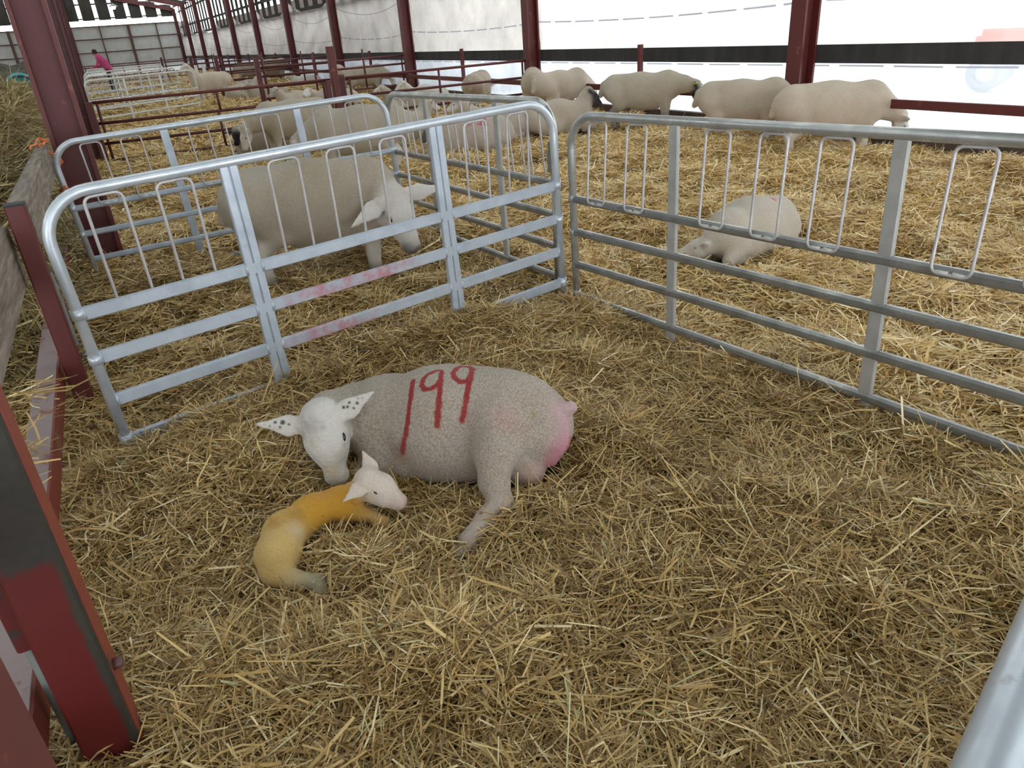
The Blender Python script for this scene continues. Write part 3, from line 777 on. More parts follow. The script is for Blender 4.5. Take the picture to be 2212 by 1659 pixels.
def sheep(name, label, x, y, yaw, pose='graze', head=None, fleece=FLEECE, face=FACE_W, size=1.0, vx=.016, spots=(), legs=None, ear=None, tagside=None, paint=None, muzz=None, cat='sheep', group='sheep in the straw yards', seed=0, z=None, bulk=1.0, legw=1.0):
    """x forward, z up, feet on the straw; head=(poll, nose, up) in body space"""
    root = empty(name, (x, y, float(level(x, y)) if z is None else z), math.radians(yaw)); tag(root, label, cat, group)
    g = face; leg = legs if legs is not None else tuple(.5 * a + .5 * b_ for a, b_ in zip(fleece, face))
    B = bulk
    if pose in ('graze', 'up', 'level'):
        pr = [lim((-.37, 0, .50), (-.05, 0, .475), .178 * B, .205 * B, .06), lim((-.05, 0, .475), (.26, 0, .485), .205 * B, .180 * B, .06), lim((-.08, 0, .40), (.12, 0, .40), .180 * B, .175 * B, .06),
              lim((.27, 0, .52), (.34, 0, .50), .165, .14, .05)]
        for s in (-1, 1):
            pr += [lim((-.35, .10 * s, .45), (-.27, .115 * s, .33), .125, .085, .05), lim((-.27, .115 * s, .33), (-.40, .105 * s, .215), .075, .042, .03, leg), lim((-.40, .105 * s, .215), (-.375, .105 * s, .05), .038, .030, .02, leg),
                   lim((-.375, .105 * s, .045), (-.355, .105 * s, .012), .034, .036, .01, (.12, .10, .085)),
                   lim((.28, .10 * s, .42), (.28, .105 * s, .24), .088, .050, .04), lim((.28, .105 * s, .24), (.275, .105 * s, .05), .042, .030, .02, leg), lim((.275, .105 * s, .045), (.295, .105 * s, .012), .034, .036, .01, (.12, .10, .085))]
        for q in pr:
            if q['ra'] < .06: q['ra'] *= legw; q['rb'] *= legw
        pr += [lim((-.53, 0, .56), (-.575, 0, .42), .040, .034, .03)]
        hd = head or {'graze': ((.62, .0, .40), (.70, .0, .165), (.9, 0, .4)), 'up': ((.50, 0, .86), (.70, 0, .745), (.3, 0, 1)), 'level': ((.64, 0, .56), (.80, 0, .38), (.7, 0, .7))}[pose]
        pr += [lim((.32, 0, .545), np.array(hd[0]) * .55 + np.array((.32, 0, .545)) * .45, .150, .105, .05), lim(np.array(hd[0]) * .55 + np.array((.32, 0, .545)) * .45, hd[0], .105, .075, .03)]
    else:
        pr = [lim((-.36, 0, .215), (-.02, 0, .225), .185 * B, .215 * B, .06), lim((-.02, 0, .225), (.26, 0, .215), .215 * B, .180 * B, .06), lim((-.1, .03, .14), (.15, .03, .14), .19, .18, .06), lim((.28, 0, .25), (.34, 0, .24), .15, .13, .05)]
        for s in (-1, 1):
            pr += [lim((-.32, .13 * s, .17), (-.14, .18 * s, .12), .135, .095, .05), lim((-.14, .19 * s, .10), (-.34, .20 * s, .055), .055, .04, .03, leg), lim((-.34, .20 * s, .05), (-.2, .22 * s, .03), .034, .03, .02, leg),
                   lim((.26, .11 * s, .14), (.42, .12 * s, .07), .07, .05, .03), lim((.42, .12 * s, .06), (.27, .14 * s, .035), .040, .030, .02, leg)]
        pr += [lim((-.52, 0, .24), (-.56, 0, .13), .038, .032, .03)]
        hd = head or ((.46, 0, .50), (.66, 0, .39), (.4, 0, 1))
        pr += [lim((.30, 0, .28), np.array(hd[0]) * .6 + np.array((.30, 0, .28)) * .4, .135, .095, .05), lim(np.array(hd[0]) * .6 + np.array((.30, 0, .28)) * .4, hd[0], .095, .07, .03)]
    hp, eyes, hs, fr = head_prims(*hd, col=face, earL=ear[0] if ear else None, earR=ear[1] if ear else None, muzz=muzz)
    pr += hp
    if size != 1.0:
        for q in pr: q['a'] = q['a'] * size; q['b'] = q['b'] * size; q['ra'] *= size; q['rb'] *= size
        eyes = [(c * size, s) for c, s in eyes]; hs = [(np.array(h[0]) * size, h[1] * size, *h[2:]) for h in hs]
    body_mesh('body', pr, vx, M['fleece_far'], fleece, tuple(spots) + tuple(hs), root, 2, paint, seed)
    add_eyes(eyes, fr[3] * size, root, fr[0])
    if tagside is not None:
        q = hp[7 + 3 * tagside + 2]; add_tag((q['a'] * .5 + q['b'] * .5) + unit(fr[0]) * .012 - unit(q['flat'][0]) * 0, root, fr[0] if tagside < 2 else (0, 0, 1), .026 * size)
    return root
PK = (.60, .035, .22)
DIRTY = (.33, .27, .20)

# --- ewe 199 lying in the straw, licking her lamb (world axes, base point on the straw)
EB = np.array([.80, 2.18, .03])
ewe = empty('ewe', EB); tag(ewe, 'ewe numbered 199 in red lying in the straw, muzzle on her newborn lamb', 'sheep')
def ew(p): return np.array(p, float) - EB
g2 = (.57, .505, .43)
skin = (.56, .42, .37)
LEG = (.54, .45, .39)
ep = [lim(ew((1.04, 2.04, .205)), ew((.82, 2.22, .20)), .166, .188, .05), lim(ew((.82, 2.22, .20)), ew((.66, 2.37, .195)), .188, .160, .05),
      lim(ew((.95, 2.08, .14)), ew((.78, 2.22, .14)), .15, .165, .05), lim(ew((1.04, 2.03, .19)), ew((1.085, 1.985, .20)), .155, .122, .05),
      lim(ew((.66, 2.38, .20)), ew((.57, 2.44, .205)), .148, .118, .05), lim(ew((.57, 2.44, .205)), ew((.46, 2.42, .245)), .112, .094, .04), lim(ew((.46, 2.42, .245)), ew((.42, 2.36, .285)), .088, .072, .03),
      lim(ew((.96, 2.13, .265)), ew((.80, 2.26, .255)), .135, .135, .05),
      # shoulder and folded foreleg
      lim(ew((.60, 2.33, .18)), ew((.59, 2.28, .10)), .120, .075, .05), lim(ew((.59, 2.28, .08)), ew((.50, 2.29, .05)), .055, .045, .03),
      # haunch, thigh, hock and stretched hind foot
      lim(ew((1.02, 2.05, .27)), ew((.935, 1.985, .245)), .120, .098, .05), lim(ew((.935, 1.985, .245)), ew((.880, 1.925, .20)), .096, .074, .04), lim(ew((.880, 1.925, .20)), ew((.838, 1.865, .125)), .070, .050, .03), lim(ew((.838, 1.865, .125)), ew((.830, 1.812, .072)), .050, .040, .02),
      lim(ew((.830, 1.812, .072)), ew((.759, 1.784, .05)), .040, .035, .02, LEG), lim(ew((.759, 1.784, .05)), ew((.664, 1.728, .040)), .034, .031, .02, LEG), lim(ew((.664, 1.728, .038)), ew((.615, 1.698, .026)), .029, .021, .01, (.36, .32, .27)),
      # udder, tail stump, vulva
      lim(ew((.985, 1.955, .10)), ew((1.00, 1.93, .075)), .075, .062, .04, skin), lim(ew((1.115, 1.92, .275)), ew((1.158, 1.88, .300)), .040, .022, .025, (.56, .40, .40)),
      lim(ew((1.118, 1.905, .25)), ew((1.100, 1.895, .18)), .034, .042, .025, (.62, .34, .42)), lim(ew((1.098, 1.89, .17)), ew((1.075, 1.893, .12)), .036, .030, .02, (.48, .14, .19))]
POLL, NOSE = np.array([.400, 2.312, .318]), np.array([.392, 2.195, .098])
ep += [lim(ew((.70, 2.24, .17)), ew((.655, 2.215, .10)), .095, .07, .022)]
hp, eyes, hs, fr = head_prims(ew(POLL), ew(NOSE), (-.60, -.66, .45), (.66, .64, .60), earL=(.84, -.06, .34), earR=(-1.0, .25, .24), ear_len=.65, ear_w=1.05)
for i_, q in enumerate(hp[:7]): m_ = (1.17, 1.17, 1.06, 1.12, 1.12, 1.0, 1.10)[i_]; q['ra'] *= m_; q['rb'] *= m_
eyes = [(c + e_ * .010, e_) for c, e_ in eyes]
ep += hp
f_, u_, s_, L_ = fr
sp = list(hs)
RED = (.40, .012, .018)
DIG = ([[-0.0724, 0.0538, 0.3565], [-0.094, 0.0206, 0.3401], [-0.1148, -0.0104, 0.3135], [-0.1324, -0.028, 0.2806], [-0.1477, -0.0422, 0.2456], [-0.1606, -0.0474, 0.2121], [-0.1705, -0.0454, 0.1807], [-0.1791, -0.0385, 0.1459]],
       [[0.0269, 0.0276, 0.3777], [0.0123, 0.0391, 0.3774], [-0.0175, 0.0387, 0.3729], [-0.0421, 0.0283, 0.3644], [-0.0582, 0.0076, 0.3545], [-0.0581, -0.013, 0.3466], [-0.0421, -0.0288, 0.3502], [-0.0164, -0.0297, 0.3573], [0.0065, -0.0125, 0.3684], [0.0274, 0.0273, 0.3777], [0.0048, -0.0186, 0.3661], [-0.0199, -0.0579, 0.3439], [-0.0388, -0.085, 0.3157], [-0.0525, -0.1034, 0.289], [-0.0662, -0.1199, 0.2551]],
       [[0.1272, -0.0244, 0.3724], [0.1297, 0.0162, 0.3694], [0.1094, 0.0294, 0.3721], [0.0803, 0.0154, 0.3771], [0.0576, -0.0051, 0.375], [0.0495, -0.0355, 0.3676], [0.0559, -0.0623, 0.3608], [0.078, -0.0706, 0.3622], [0.1029, -0.0565, 0.3689], [0.1282, -0.0153, 0.3719], [0.0915, -0.0737, 0.3627], [0.0622, -0.1087, 0.3403], [0.0435, -0.1295, 0.3159], [0.0284, -0.143, 0.294], [0.0134, -0.1558, 0.2687]])
PAINT199 = [(p, .0125, RED, .93) for p in DIG] + [(p[-3:], .020, (.45, .12, .10), .30) for p in DIG]
# black flecks on the ears, grey shading painted in to shape the brow
for (q, t, o, r_) in ((9, .05, .2, .0045), (9, .40, -.15, .004), (9, .62, .15, .004), (9, .25, -.6, .004), (8, .8, .5, .0045), (12, .55, -.2, .004), (12, .70, .1, .0035), (12, .22, -.3, .004), (11, .8, .2, .005), (9, .48, .5, .003), (9, .15, .7, .0035), (12, .10, .5, .0075), (12, .34, .55, .005)):
    e_ = hp[q]; sp.append((e_['a'] * (1 - t) + e_['b'] * t + f_ * o * -.02 + u_ * .012, r_ + .003, (.03, .03, .035), .9, .5, .45))
sp += [(ew(POLL) + f_ * .03 + u_ * .07, .050, (.44, .43, .41), .65, .9, .6), (ew(POLL) + f_ * .055 + u_ * .05 - s_ * .055, .032, (.36, .35, .34), .6, .9, .6), (ew(POLL) + f_ * .085 + u_ * .06 - s_ * .01, .034, (.52, .45, .35), .6, .9, .6), (ew(POLL) + f_ * .045 + u_ * .06 + s_ * .03, .018, (.38, .36, .34), .55, .9, .6), (eyes[0][0] + f_ * .030, .018, (.40, .37, .34), .6, .9, .3), (ew(NOSE) - f_ * .05 + u_ * .03, .040, (.62, .50, .32), .6, .9, .4), (ew(NOSE) - u_ * .025, .020, (.30, .26, .24), .7, .7, .2)]
sp += [(hp[12]['a'] * .6 + hp[12]['b'] * .4 - u_ * .006 + f_ * .012, .025, (.50, .40, .36), .6, .8, .2)]
# rosy skin, smears and grubby patches
sp += [((.035, -.178, .275), .085, (.60, .46, .42), .55, .9, .3), ((.12, -.26, .28), .085, (.60, .40, .36), .6, .9, .4), ((.22, -.28, .275), .020, (.52, .42, .16), .7, .8, .3), ((.0, -.15, .19), .05, (.60, .55, .60), .6, .9, .2), ((.23, -.27, .25), .05, (.42, .40, .42), .5, .9, .3),
       ((-.18, -.03, .13), .07, (.50, .32, .22), .6, .8, .4), ((-.23, .066, .23), .13, (.42, .36, .28), .5, .9, .4)]
ewe.location.z += .012
sp += [(ew((1.10, 1.88, .16)), .10, (.60, .28, .34), .5, .8, .3), (ew((1.145, 1.875, .16)), .05, (.50, .03, .06), .8, .7, .3), (ew((1.12, 1.86, .11)), .04, (.06, .03, .03), .8, .7, .2),
       (ew((.98, 1.82, .30)), .09, (.58, .40, .36), .55, .9, .4), (ew((.74, 2.06, .12)), .10, (.56, .49, .47), .6, .9, .3), (ew((.66, 2.20, .08)), .05, (.50, .33, .24), .6, .8, .3), (ew((.93, 1.76, .08)), .05, (.60, .34, .30), .6, .8, .3)]
body_mesh('body', ep, .0043, M['fleece'], g2, sp, ewe, 3, PAINT199, 5, .0035)
add_eyes(eyes, L_, ewe, f_, .064)

# --- newborn lamb, wet and yellow, curled against her
LB = np.array([.30, 2.06, .005])
lamb = empty('lamb', LB + np.array([0, -.058, .022])); tag(lamb, 'newborn lamb stained bright yellow, curled in front of the ewe numbered 199', 'lamb')
def lw(p): return np.array(p, float) - LB
YE_, YW, LWH = (.62, .335, .045), (.66, .47, .18), (.68, .60, .52)
lp = [lim(lw((.125, 1.99, .085)), lw((.170, 2.075, .090)), .066, .064, .03, YW), lim(lw((.170, 2.075, .090)), lw((.27, 2.135, .088)), .064, .056, .03, YE_), lim(lw((.27, 2.135, .088)), lw((.365, 2.125, .105)), .058, .048, .03, YE_),
      lim(lw((.365, 2.125, .105)), lw((.440, 2.075, .155)), .044, .038, .02, YE_),
      lim(lw((.125, 1.98, .075)), lw((.115, 1.945, .055)), .062, .042, .03, YW), lim(lw((.095, 1.955, .048)), lw((.145, 1.895, .045)), .038, .029, .02, YW), lim(lw((.145, 1.895, .045)), lw((.205, 1.845, .042)), .028, .024, .015, (.52, .46, .30)), lim(lw((.205, 1.845, .042)), lw((.208, 1.800, .030)), .025, .020, .01, (.34, .32, .24)),
      lim(lw((.36, 2.09, .085)), lw((.42, 2.065, .070)), .034, .026, .02, YE_), lim(lw((.42, 2.065, .070)), lw((.470, 2.005, .050)), .025, .019, .015, (.56, .36, .14))]
hp, eyes2, hs2, fr2 = head_prims(lw((.452, 2.075, .190)), lw((.540, 1.985, .108)), (.30, -.10, .93), LWH, earL=(-.1, .72, .62), earR=(-.93, -.25, -.22), ear_len=.62, muzz=(.60, .44, .40), ear_w=1.15)
for q in hp[:7]: q['ra'] *= 1.13; q['rb'] *= 1.13
eyes2 = [(c + s_e * .010, s_e) for c, s_e in eyes2]
lp += hp
hs2 += [(lw((.43, 2.15, .21)), .05, (.55, .42, .22), .6, .8, .3), (lw((.22, 2.06, .16)), .06, (.36, .20, .03), .6, .8, .5), (lw((.19, 2.02, .12)), .05, (.62, .52, .38), .6, .8, .5), (lw((.31, 2.13, .15)), .05, (.62, .30, .10), .5, .8, .4), (lw((.14, 2.05, .14)), .045, (.40, .20, .03), .6, .7, .5)]
body_mesh('body', lp, .0034, M['fleece'], YE_, hs2, lamb, 2, None, 8, .0022)
add_eyes(eyes2, fr2[3], lamb, fr2[0])

# --- the ewe standing in the next pen
r5 = sheep('ewe', 'shorn ewe standing in the next hurdle pen with her head lowered at the bright bars', 1.09, 4.74, -14, 'graze', ((.42, -.13, .49), (.53, -.25, .14), (.60, -.70, .38)), (.45, .395, .315), (.70, .68, .65), 1.04, .010,
      [((.0, -.1, .70), .30, (.36, .30, .20), .5, .9, .6), ((-.30, 0, .72), .22, (.36, .35, .30), .5, .9, .6), ((.31, -.2, .50), .2, (.33, .29, .22), .4, .9, .5)], ear=((.95, .1, .05), (-.72, -.5, -.32)), muzz=(.10, .085, .08), seed=21, bulk=1.18, legw=1.3)

# --- the flock beyond
G = 'sheep in the straw yards'
sheep('sheep', 'standing sheep nearest the camera along the wall, at the end of the low red rail', 6.52, 5.33, -42, 'graze', ((.60, .06, .36), (.68, .10, .13), (.9, 0, .4)), fleece=(.66, .57, .46), seed=1, bulk=1.12, size=1.04)
sheep('sheep', 'standing sheep second along the wall, its tail at the nose of the black-faced one', 6.36, 6.40, -58, 'graze', fleece=(.60, .52, .42), spots=[((.05, -.1, .3), .2, (.62, .50, .42), .4, .9, .3)], seed=2)
sheep('sheep', 'pale standing sheep with a black face and yellow ear tag by the wall', 6.42, 8.30, -47, 'level', ((.66, -.03, .50), (.74, -.08, .27), (.9, -.1, .35)), fleece=(.58, .52, .42), face=BLACK_F, legs=(.3, .27, .24), seed=3, tagside=1, size=1.02)
sheep('sheep', 'standing sheep seen from the rump, nearer the wall column of the two side by side', 6.55, 11.45, 62, 'graze', fleece=(.60, .52, .42), spots=[((-.55, 0, .45), .09, (.42, .34, .26), .6, .8, .3)], seed=4)
sheep('sheep', 'standing sheep turned away with its side showing, right-hand one of the two side by side', 6.42, 10.35, 8, 'graze', fleece=(.63, .55, .45), seed=5)
sheep('sheep', 'sheep standing behind the right-hand red gate with its rump to the camera', 6.48, 13.45, 48, 'graze', fleece=(.58, .50, .41), spots=[((-.56, 0, .46), .07, (.50, .25, .2), .6, .8, .3)], seed=6)
sheep('sheep', 'sheep standing side-on past the twin gateposts with its head towards the wall', 6.40, 20.0, -32, 'graze', fleece=(.60, .53, .44), size=1.1, seed=7)
sheep('sheep', 'sheep rump-on beside the twin gateposts, just left of the side-on one', 6.15, 21.6, 70, 'graze', fleece=(.60, .50, .40), size=1.05, seed=8)
sheep('sheep', 'sheep lying with its black head raised just past the corner where the hurdles meet', 5.45, 8.85, -10, 'lie', ((.42, .02, .50), (.585, -.06, .315), (.75, -.1, .6)), fleece=(.58, .51, .42), face=(.06, .055, .058), ear=((.0, .9, .3), (-.35, -.9, .1)), seed=9)
sheep('sheep', 'pale sheep lying with its rounded side to the camera beside the black-headed one', 4.68, 9.25, 150, 'lie', fleece=(.58, .51, .43), seed=10)
sheep('sheep', 'sheep lying with a pink number sprayed on its back behind the pen hurdle', 3.95, 8.55, 165, 'lie', ((.47, .05, .33), (.62, .1, .2), (.3, 0, 1)), fleece=(.55, .48, .42), face=(.12, .10, .10), seed=11, bulk=1.06,
      paint=[([(x_ + dx, .224 * math.sin(th), .225 + .224 * math.cos(th)) for dx, th in ((.0, .62), (-.045, .52), (-.075, .66), (-.03, .86), (.015, 1.02), (-.04, 1.04), (-.09, 1.0))], .020, PK, .88) for x_ in (.02, -.11, -.24)],
      spots=[((-.12, .1, .42), .22, (.60, .42, .46), .4, .9, .3)])
sheep('sheep', 'sheep asleep flat in the big straw yard, red mark on its back', 3.50, 3.42, 192, 'lie', ((.44, -.05, .175), (.555, -.275, .085), (-.1, .1, 1)), fleece=(.60, .545, .46), face=(.62, .57, .51), seed=12, vx=.012, size=.80, z=.05, bulk=1.05,
      spots=[((-.33, .135, .15), .075, (.55, .04, .06), .9, .7, .5), ((-.17, .06, .335), .034, (.6, .06, .05), .9, .6, .4)])
sheep('sheep', 'big shorn ewe standing right behind the furthest pen hurdle', 2.42, 8.15, 160, 'graze', fleece=(.50, .45, .37), spots=[((-.30, .12, .26), .10, (.50, .33, .29), .7, .8, .2), ((.1, 0, .7), .2, (.40, .35, .27), .5, .9, .5)], seed=13, size=1.05, bulk=1.08)
sheep('sheep', 'ewe standing in front of the red gate with her pink rear towards the twin gateposts', 2.28, 10.6, 190, 'graze', fleece=(.50, .44, .35), spots=[((-.55, 0, .44), .11, (.50, .22, .22), .75, .7, .3)], seed=14, size=1.05, bulk=1.05)
sheep('sheep', 'black-faced sheep lying low beside the ewe that stands at the red gate', 2.08, 11.42, 176, 'lie', ((.40, .10, .34), (.46, .26, .18), (.1, .4, .9)), fleece=(.5, .45, .38), face=(.020, .017, .018), ear=((-1, .1, -.12), (1, .1, -.05)), seed=15, tagside=0, size=1.05)
sheep('sheep', 'white ewe standing with its head up looking left past the far pale hurdle', 2.95, 23.2, 195, 'up', fleece=(.74, .64, .53), face=(.80, .77, .72), seed=16, ear=((-.3, 1, .2), (-.3, -1, .2)), size=1.12, muzz=(.2, .18, .2))
sheep('sheep', 'sheep lying behind the white ewe that looks left', 3.75, 22.9, 20, 'lie', fleece=(.56, .5, .42), seed=17)
sheep('sheep', 'spotted-faced lying sheep over the back of the ewe at the red gate', 3.95, 17.6, 205, 'lie', fleece=(.58, .50, .41), face=(.42, .38, .36), seed=18, size=1.05)
sheep('sheep', 'lying sheep just left of the twin gateposts past the red gate', 4.35, 16.2, 170, 'lie', ((.40, .1, .42), (.5, .3, .36), (.3, 0, 1)), fleece=(.55, .48, .40), seed=19, size=1.1)
sheep('sheep', 'grey lying sheep through the bars beside the corner of the furthest hurdle', 4.9, 13.0, 165, 'lie', fleece=(.50, .45, .38), seed=20)
sheep('sheep', 'bright white lying sheep behind the right-hand red gate', 5.75, 14.4, 190, 'lie', fleece=(.74, .70, .64), seed=22)
sheep('sheep', 'lying sheep in front of the right-hand red gate, back showing through the hurdle loops', 3.75, 10.3, 15, 'lie', fleece=(.54, .49, .41), seed=23)
sheep('sheep', 'lying sheep by the twin gateposts turning one dark ear to the camera', 3.80, 11.5, 35, 'lie', ((.40, -.05, .46), (.5, -.2, .36), (.3, 0, 1)), fleece=(.58, .52, .44), face=(.50, .45, .39), seed=24, ear=((-.2, .9, .3), (-.1, -.8, .5)))
sheep('sheep', 'grey sheep standing far down the wall, left one of a distant pair', 5.9, 33.5, -30, 'graze', fleece=(.46, .41, .35), seed=25, size=1.2)
sheep('sheep', 'grey sheep standing far down the wall, right one of a distant pair', 6.3, 31.0, -15, 'graze', fleece=(.48, .43, .36), seed=26, size=1.2)
sheep('sheep', 'small white sheep lying against the bright foot of the wall sheets', 6.3, 26.2, 175, 'lie', fleece=(.76, .74, .70), seed=27)
sheep('sheep', 'lying sheep half way to the far pair, its back level with the gate rail', 4.6, 26.5, 10, 'lie', fleece=(.50, .44, .37), seed=28)
sheep('sheep', 'lying sheep seen just below the top rail of the left red gate', 4.05, 21.2, 185, 'lie', fleece=(.50, .44, .36), seed=29, size=1.05)

# --- person far away
pe = empty('person', (.80, 35.0, .06), math.radians(160)); tag(pe, 'person in a pink jacket bending over beyond the far pale hurdles', 'person')
pp = [lim((0, .09, .05), (0, .09, .48), .05, .06, .02, (.05, .05, .07)), lim((0, -.09, .05), (0, -.09, .48), .05, .06, .02, (.05, .05, .07)), lim((0, .09, .48), (-.02, .08, .92), .065, .09, .03, (.05, .05, .07)), lim((0, -.09, .48), (-.02, -.08, .92), .065, .09, .03, (.05, .05, .07)),
      lim((-.03, 0, .95), (.10, 0, 1.22), .14, .15, .05, (.65, .10, .28)), lim((.10, 0, 1.22), (.22, 0, 1.40), .15, .13, .05, (.65, .10, .28)), lim((.24, 0, 1.43), (.30, 0, 1.50), .055, .05, .02, (.6, .36, .28)), lim((.33, 0, 1.58), (.36, 0, 1.60), .095, .09, .02, (.6, .36, .28)),
      lim((.44, 0, 1.575), (.455, 0, 1.565), .016, .014, .01, (.6, .36, .28))]
for s in (-1, 1): pp += [lim((.2, .17 * s, 1.36), (.3, .2 * s, 1.12), .055, .045, .02, (.65, .10, .28)), lim((.3, .2 * s, 1.12), (.5, .14 * s, 1.06), .042, .034, .02, (.65, .10, .28)), lim((.5, .14 * s, 1.06), (.58, .12 * s, 1.04), .035, .02, .01, (.6, .36, .28)), lim((.02, .09 * s, .05), (.16, .09 * s, .04), .05, .04, .02, (.03, .03, .03))]
body_mesh('body', pp, .016, M['fleece_far'], (.65, .10, .28), (), pe)
b = MB(); b.lathe([(.0, .11), (.06, .095), (.095, .05), (.105, -.01), (.10, -.05)], (.325, 0, 1.60), seg=16); b.build('hair', M['hair'], pe)
Q_ = 1.0

# ------------------------------------------------------------------ loose straw (nobody could count it)
def inside_any(x, y, caps):
    m = np.zeros(len(x), bool)
    for (a, b, r) in caps:
        d, _ = segdist(x, y, a, b); m |= d < r
    return m
LYING = [((1.04, 2.03), (.62, 2.40), .150), ((.98, 1.95), (.86, 1.92), .07), ((.125, 1.917), (.36, 2.06), .045), ((.11, 1.89), (.207, 1.735), .042), ((.83, 1.81), (.61, 1.69), .036), ((.42, 2.0), (.47, 1.945), .022)]
for o in list(bpy.data.objects):
    if o.type == 'EMPTY' and o.get('category') == 'sheep' and o.name.startswith('sheep') and 'lying' in o['label'] + ('lying' if 'asleep' in o['label'] else ''):
        c_, s_ = math.cos(o.rotation_euler.z), math.sin(o.rotation_euler.z)
        LYING.append(((o.location.x - .36 * c_, o.location.y - .36 * s_), (o.location.x + .30 * c_, o.location.y + .30 * s_), .19))
def straw(name, label, mat, n, region, L, Wd, pitch, lift, seed, dens=None, bend=.25):
    """n bent flattened stalks laid over the level surface in the box region=(x0,x1,y0,y1)"""
    r = np.random.default_rng(seed); x0, x1, y0, y1 = region
    x = r.uniform(x0, x1, n); y = r.uniform(y0, y1, n)
    if dens is not None:
        k = r.uniform(0, 1, n) < dens(x, y); x, y = x[k], y[k]
    k = ~inside_any(x, y, LYING); x, y = x[k], y[k]; n = len(x)
    # stalks lie in loosely combed drifts
    base = 2.4 * np.sin(1.7 * x + 2.3 * y + seed) + 1.9 * np.sin(3.1 * x - 2.2 * y + 1.3 * seed)
    az = base + r.normal(0, 1.15, n)
    le = L * np.clip(r.lognormal(-.12, .50, n), .25, 2.3); wd = Wd * np.clip(r.lognormal(0, .35, n), .45, 2.4)
    pt = r.normal(0, pitch, n) + (r.uniform(0, 1, n) < .07) * r.uniform(.2, .75, n)
    z = level(x, y) + r.uniform(-.3, 1.0, n) ** 1 * lift
    d = np.stack([np.cos(az) * np.cos(pt), np.sin(az) * np.cos(pt), np.sin(pt)], 1)
    sd = np.stack([-np.sin(az), np.cos(az), np.zeros(n)], 1); up = np.cross(d, sd)
    ro = r.uniform(-.9, .9, n)[:, None]; wv = sd * np.cos(ro) + up * np.sin(ro); nv = up * np.cos(ro) - sd * np.sin(ro)
    b1 = r.normal(0, bend, n); b2 = r.normal(0, bend * .8, n); kink = r.uniform(-.25, .25, n)
    V = np.empty((n, 4, 2, 3))
    c0 = np.stack([x, y, z], 1)
    for i, t in enumerate((-.5, -.17, .17, .5)):
        q = c0 + d * (le * t)[:, None] + (sd * (b1 * le * (t * t - .1))[:, None]) + (up * ((b2 * (t * t - .1) + .18 * np.abs(t - kink) * b1) * le)[:, None])
        g = level(q[:, 0], q[:, 1]) - .012
        q[:, 2] = np.maximum(q[:, 2], g)
        tw = (wd * (.75 if i in (0, 3) else 1.0) * .5)[:, None]
        V[:, i, 0] = q - wv * tw; V[:, i, 1] = q + wv * tw
    idx = np.arange(n * 8).reshape(n, 4, 2)
    Q = np.stack([idx[:, :-1, 0], idx[:, :-1, 1], idx[:, 1:, 1], idx[:, 1:, 0]], -1).reshape(-1, 4)
    patch = .5 + .25 * np.sin(2.1 * x + 1.1 * y) + .25 * np.sin(-1.3 * x + 2.9 * y + 2)
    tone = np.clip(r.beta(1.6, 1.45, n) * .93 + (patch - .5) * .12 + .02, 0, .93)
    tone = np.where(r.uniform(0, 1, n) < .035, r.uniform(.94, 1, n), tone)
    tone = np.repeat(tone, 8)
    o = np_mesh(name, V.reshape(-1, 3), Q, M[mat], {'tone': ('FLOAT', tone)}, True)
    return tag(o, label, 'straw', None, 'stuff')
NEAR = lambda x, y: np.where(np.hypot(x - 1.43, y - 1.62) < .05, .15, 1.0)
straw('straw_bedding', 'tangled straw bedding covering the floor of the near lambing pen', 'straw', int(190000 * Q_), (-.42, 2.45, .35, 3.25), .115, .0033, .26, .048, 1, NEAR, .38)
straw('straw_bedding', 'long pale straw stalks lying over the top of the near pen bedding', 'straw', int(11000 * Q_), (-.38, 2.4, .35, 3.3), .19, .0048, .20, .050, 2, NEAR, .30)
straw('straw_bedding', 'straw bedding in the pen of the standing ewe', 'straw', int(60000 * Q_), (-.42, 2.35, 3.1, 5.9), .13, .0046, .2, .04, 3)
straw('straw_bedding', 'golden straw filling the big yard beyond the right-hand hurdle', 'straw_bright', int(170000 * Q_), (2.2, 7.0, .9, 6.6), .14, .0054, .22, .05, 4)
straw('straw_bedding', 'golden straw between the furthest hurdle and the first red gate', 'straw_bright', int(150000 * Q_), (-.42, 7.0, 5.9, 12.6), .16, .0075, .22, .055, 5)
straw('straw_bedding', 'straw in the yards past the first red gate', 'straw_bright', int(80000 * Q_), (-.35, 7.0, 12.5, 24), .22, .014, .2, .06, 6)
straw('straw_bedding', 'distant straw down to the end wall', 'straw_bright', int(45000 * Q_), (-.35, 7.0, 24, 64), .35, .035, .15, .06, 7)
straw('hay_heap', 'greenish hay heaped in the feed passage behind the planks', 'hay', int(120000 * Q_), (-2.6, -.44, 3.8, 12.0), .22, .0060, .45, .06, 8)
straw('loose_straw', 'loose straw spilled along the feed passage outside the barrier', 'straw', int(40000 * Q_), (-1.5, -.42, .3, 4.2), .13, .0046, .22, .04, 9)
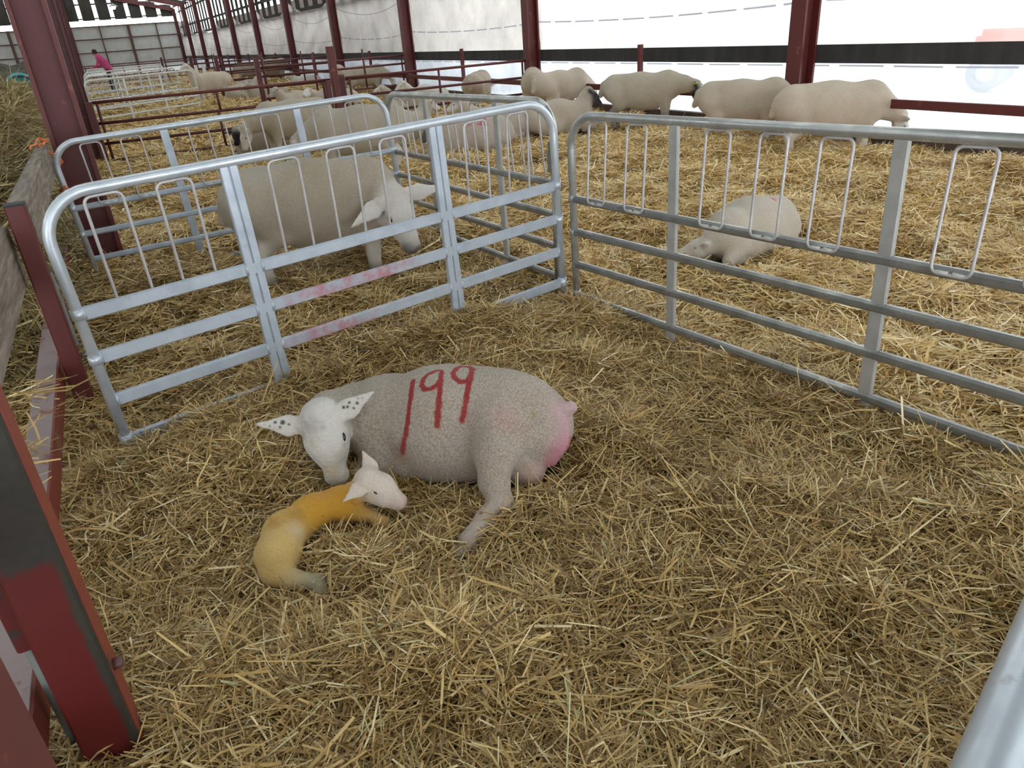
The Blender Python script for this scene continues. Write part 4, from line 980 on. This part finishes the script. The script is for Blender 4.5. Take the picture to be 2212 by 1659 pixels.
straw('straw_bedding', 'straw trodden around the shed doorway behind the pens', 'straw', int(45000 * Q_), (-.42, 7.0, -1.5, .9), .14, .0054, .22, .045, 14, lambda x, y: np.where((x < 2.3) & (y > .36), 0., 1.))
# a few single stalks caught on the barrier and the ewe
straw('loose_straw', 'straw wisps caught on the low red beam', 'straw', int(90), (-.56, -.46, 2.0, 3.4), .16, .005, .2, .02, 10)
_o = bpy.data.objects['loose_straw.001']; _o.location.z = .27

# dark clamp of silage and a turquoise tub down the passage
_g = grid_mesh('silage_heap', np.arange(-5.5, -.75, .12), np.arange(15.5, 30, .25), M['silage'], lambda x, y: 1.15 * sstep(15.5, 17.0, y) * (1 - sstep(28, 30, y)) * (1 - sstep(-1.2, -.75, x)) * (1 + 3 * wav(x * .5, y * .5)) + .25 * np.sin(3 * x) * np.sin(1.7 * y) * .3)
tag(_g, 'dark silage heap further down the feed passage', 'silage', None, 'stuff')
t = empty('feed_tub', (-.93, 13.9, .93), math.radians(20)); t.scale = (.8, .8, .8); tag(t, 'turquoise plastic tub tipped on its side in the feed passage', 'tub')
b = MB(); b.lathe([(.0, -.20), (.20, -.20), (.26, .20), (.285, .20), (.285, .225), (.245, .225), (.19, -.17), (.0, -.17)], (0, 0, .2), [(1, 0, 0), (0, .35, .94), (0, -.94, .35)], 28); b.build('tub_body', M['turquoise'], t)
b = MB(); b.tube([(.285 * math.cos(a_) , -.94 * .2 + .05, .2 + .285 * math.sin(a_)) for a_ in np.linspace(.2, 2.9, 12)], .018, 8); b.build('rim_handle', M['navy'], t)

t = empty('shed_lamp', (1.82, 40.0, 3.40)); tag(t, 'small bright lamp hanging from the roof in front of the end wall', 'lamp')
b = MB(); b.tube([(0, 0, .12), (0, 0, roof_z(1.82) - 3.40 - .02)], .012, 6); b.build('cord', M['black'], t)
b = MB(); b.lathe([(.03, .14), (.06, .12), (.17, .04), (.18, .02), (.15, .03), (.03, .12)], seg=18); b.build('lamp_shade', M['galv_white'], t)
b = MB(); b.lathe([(.0, -.09), (.05, -.08), (.085, -.02), (.07, .03), (.03, .08), (.0, .09)], seg=16); b.build('bulb', M['lamp'], t)
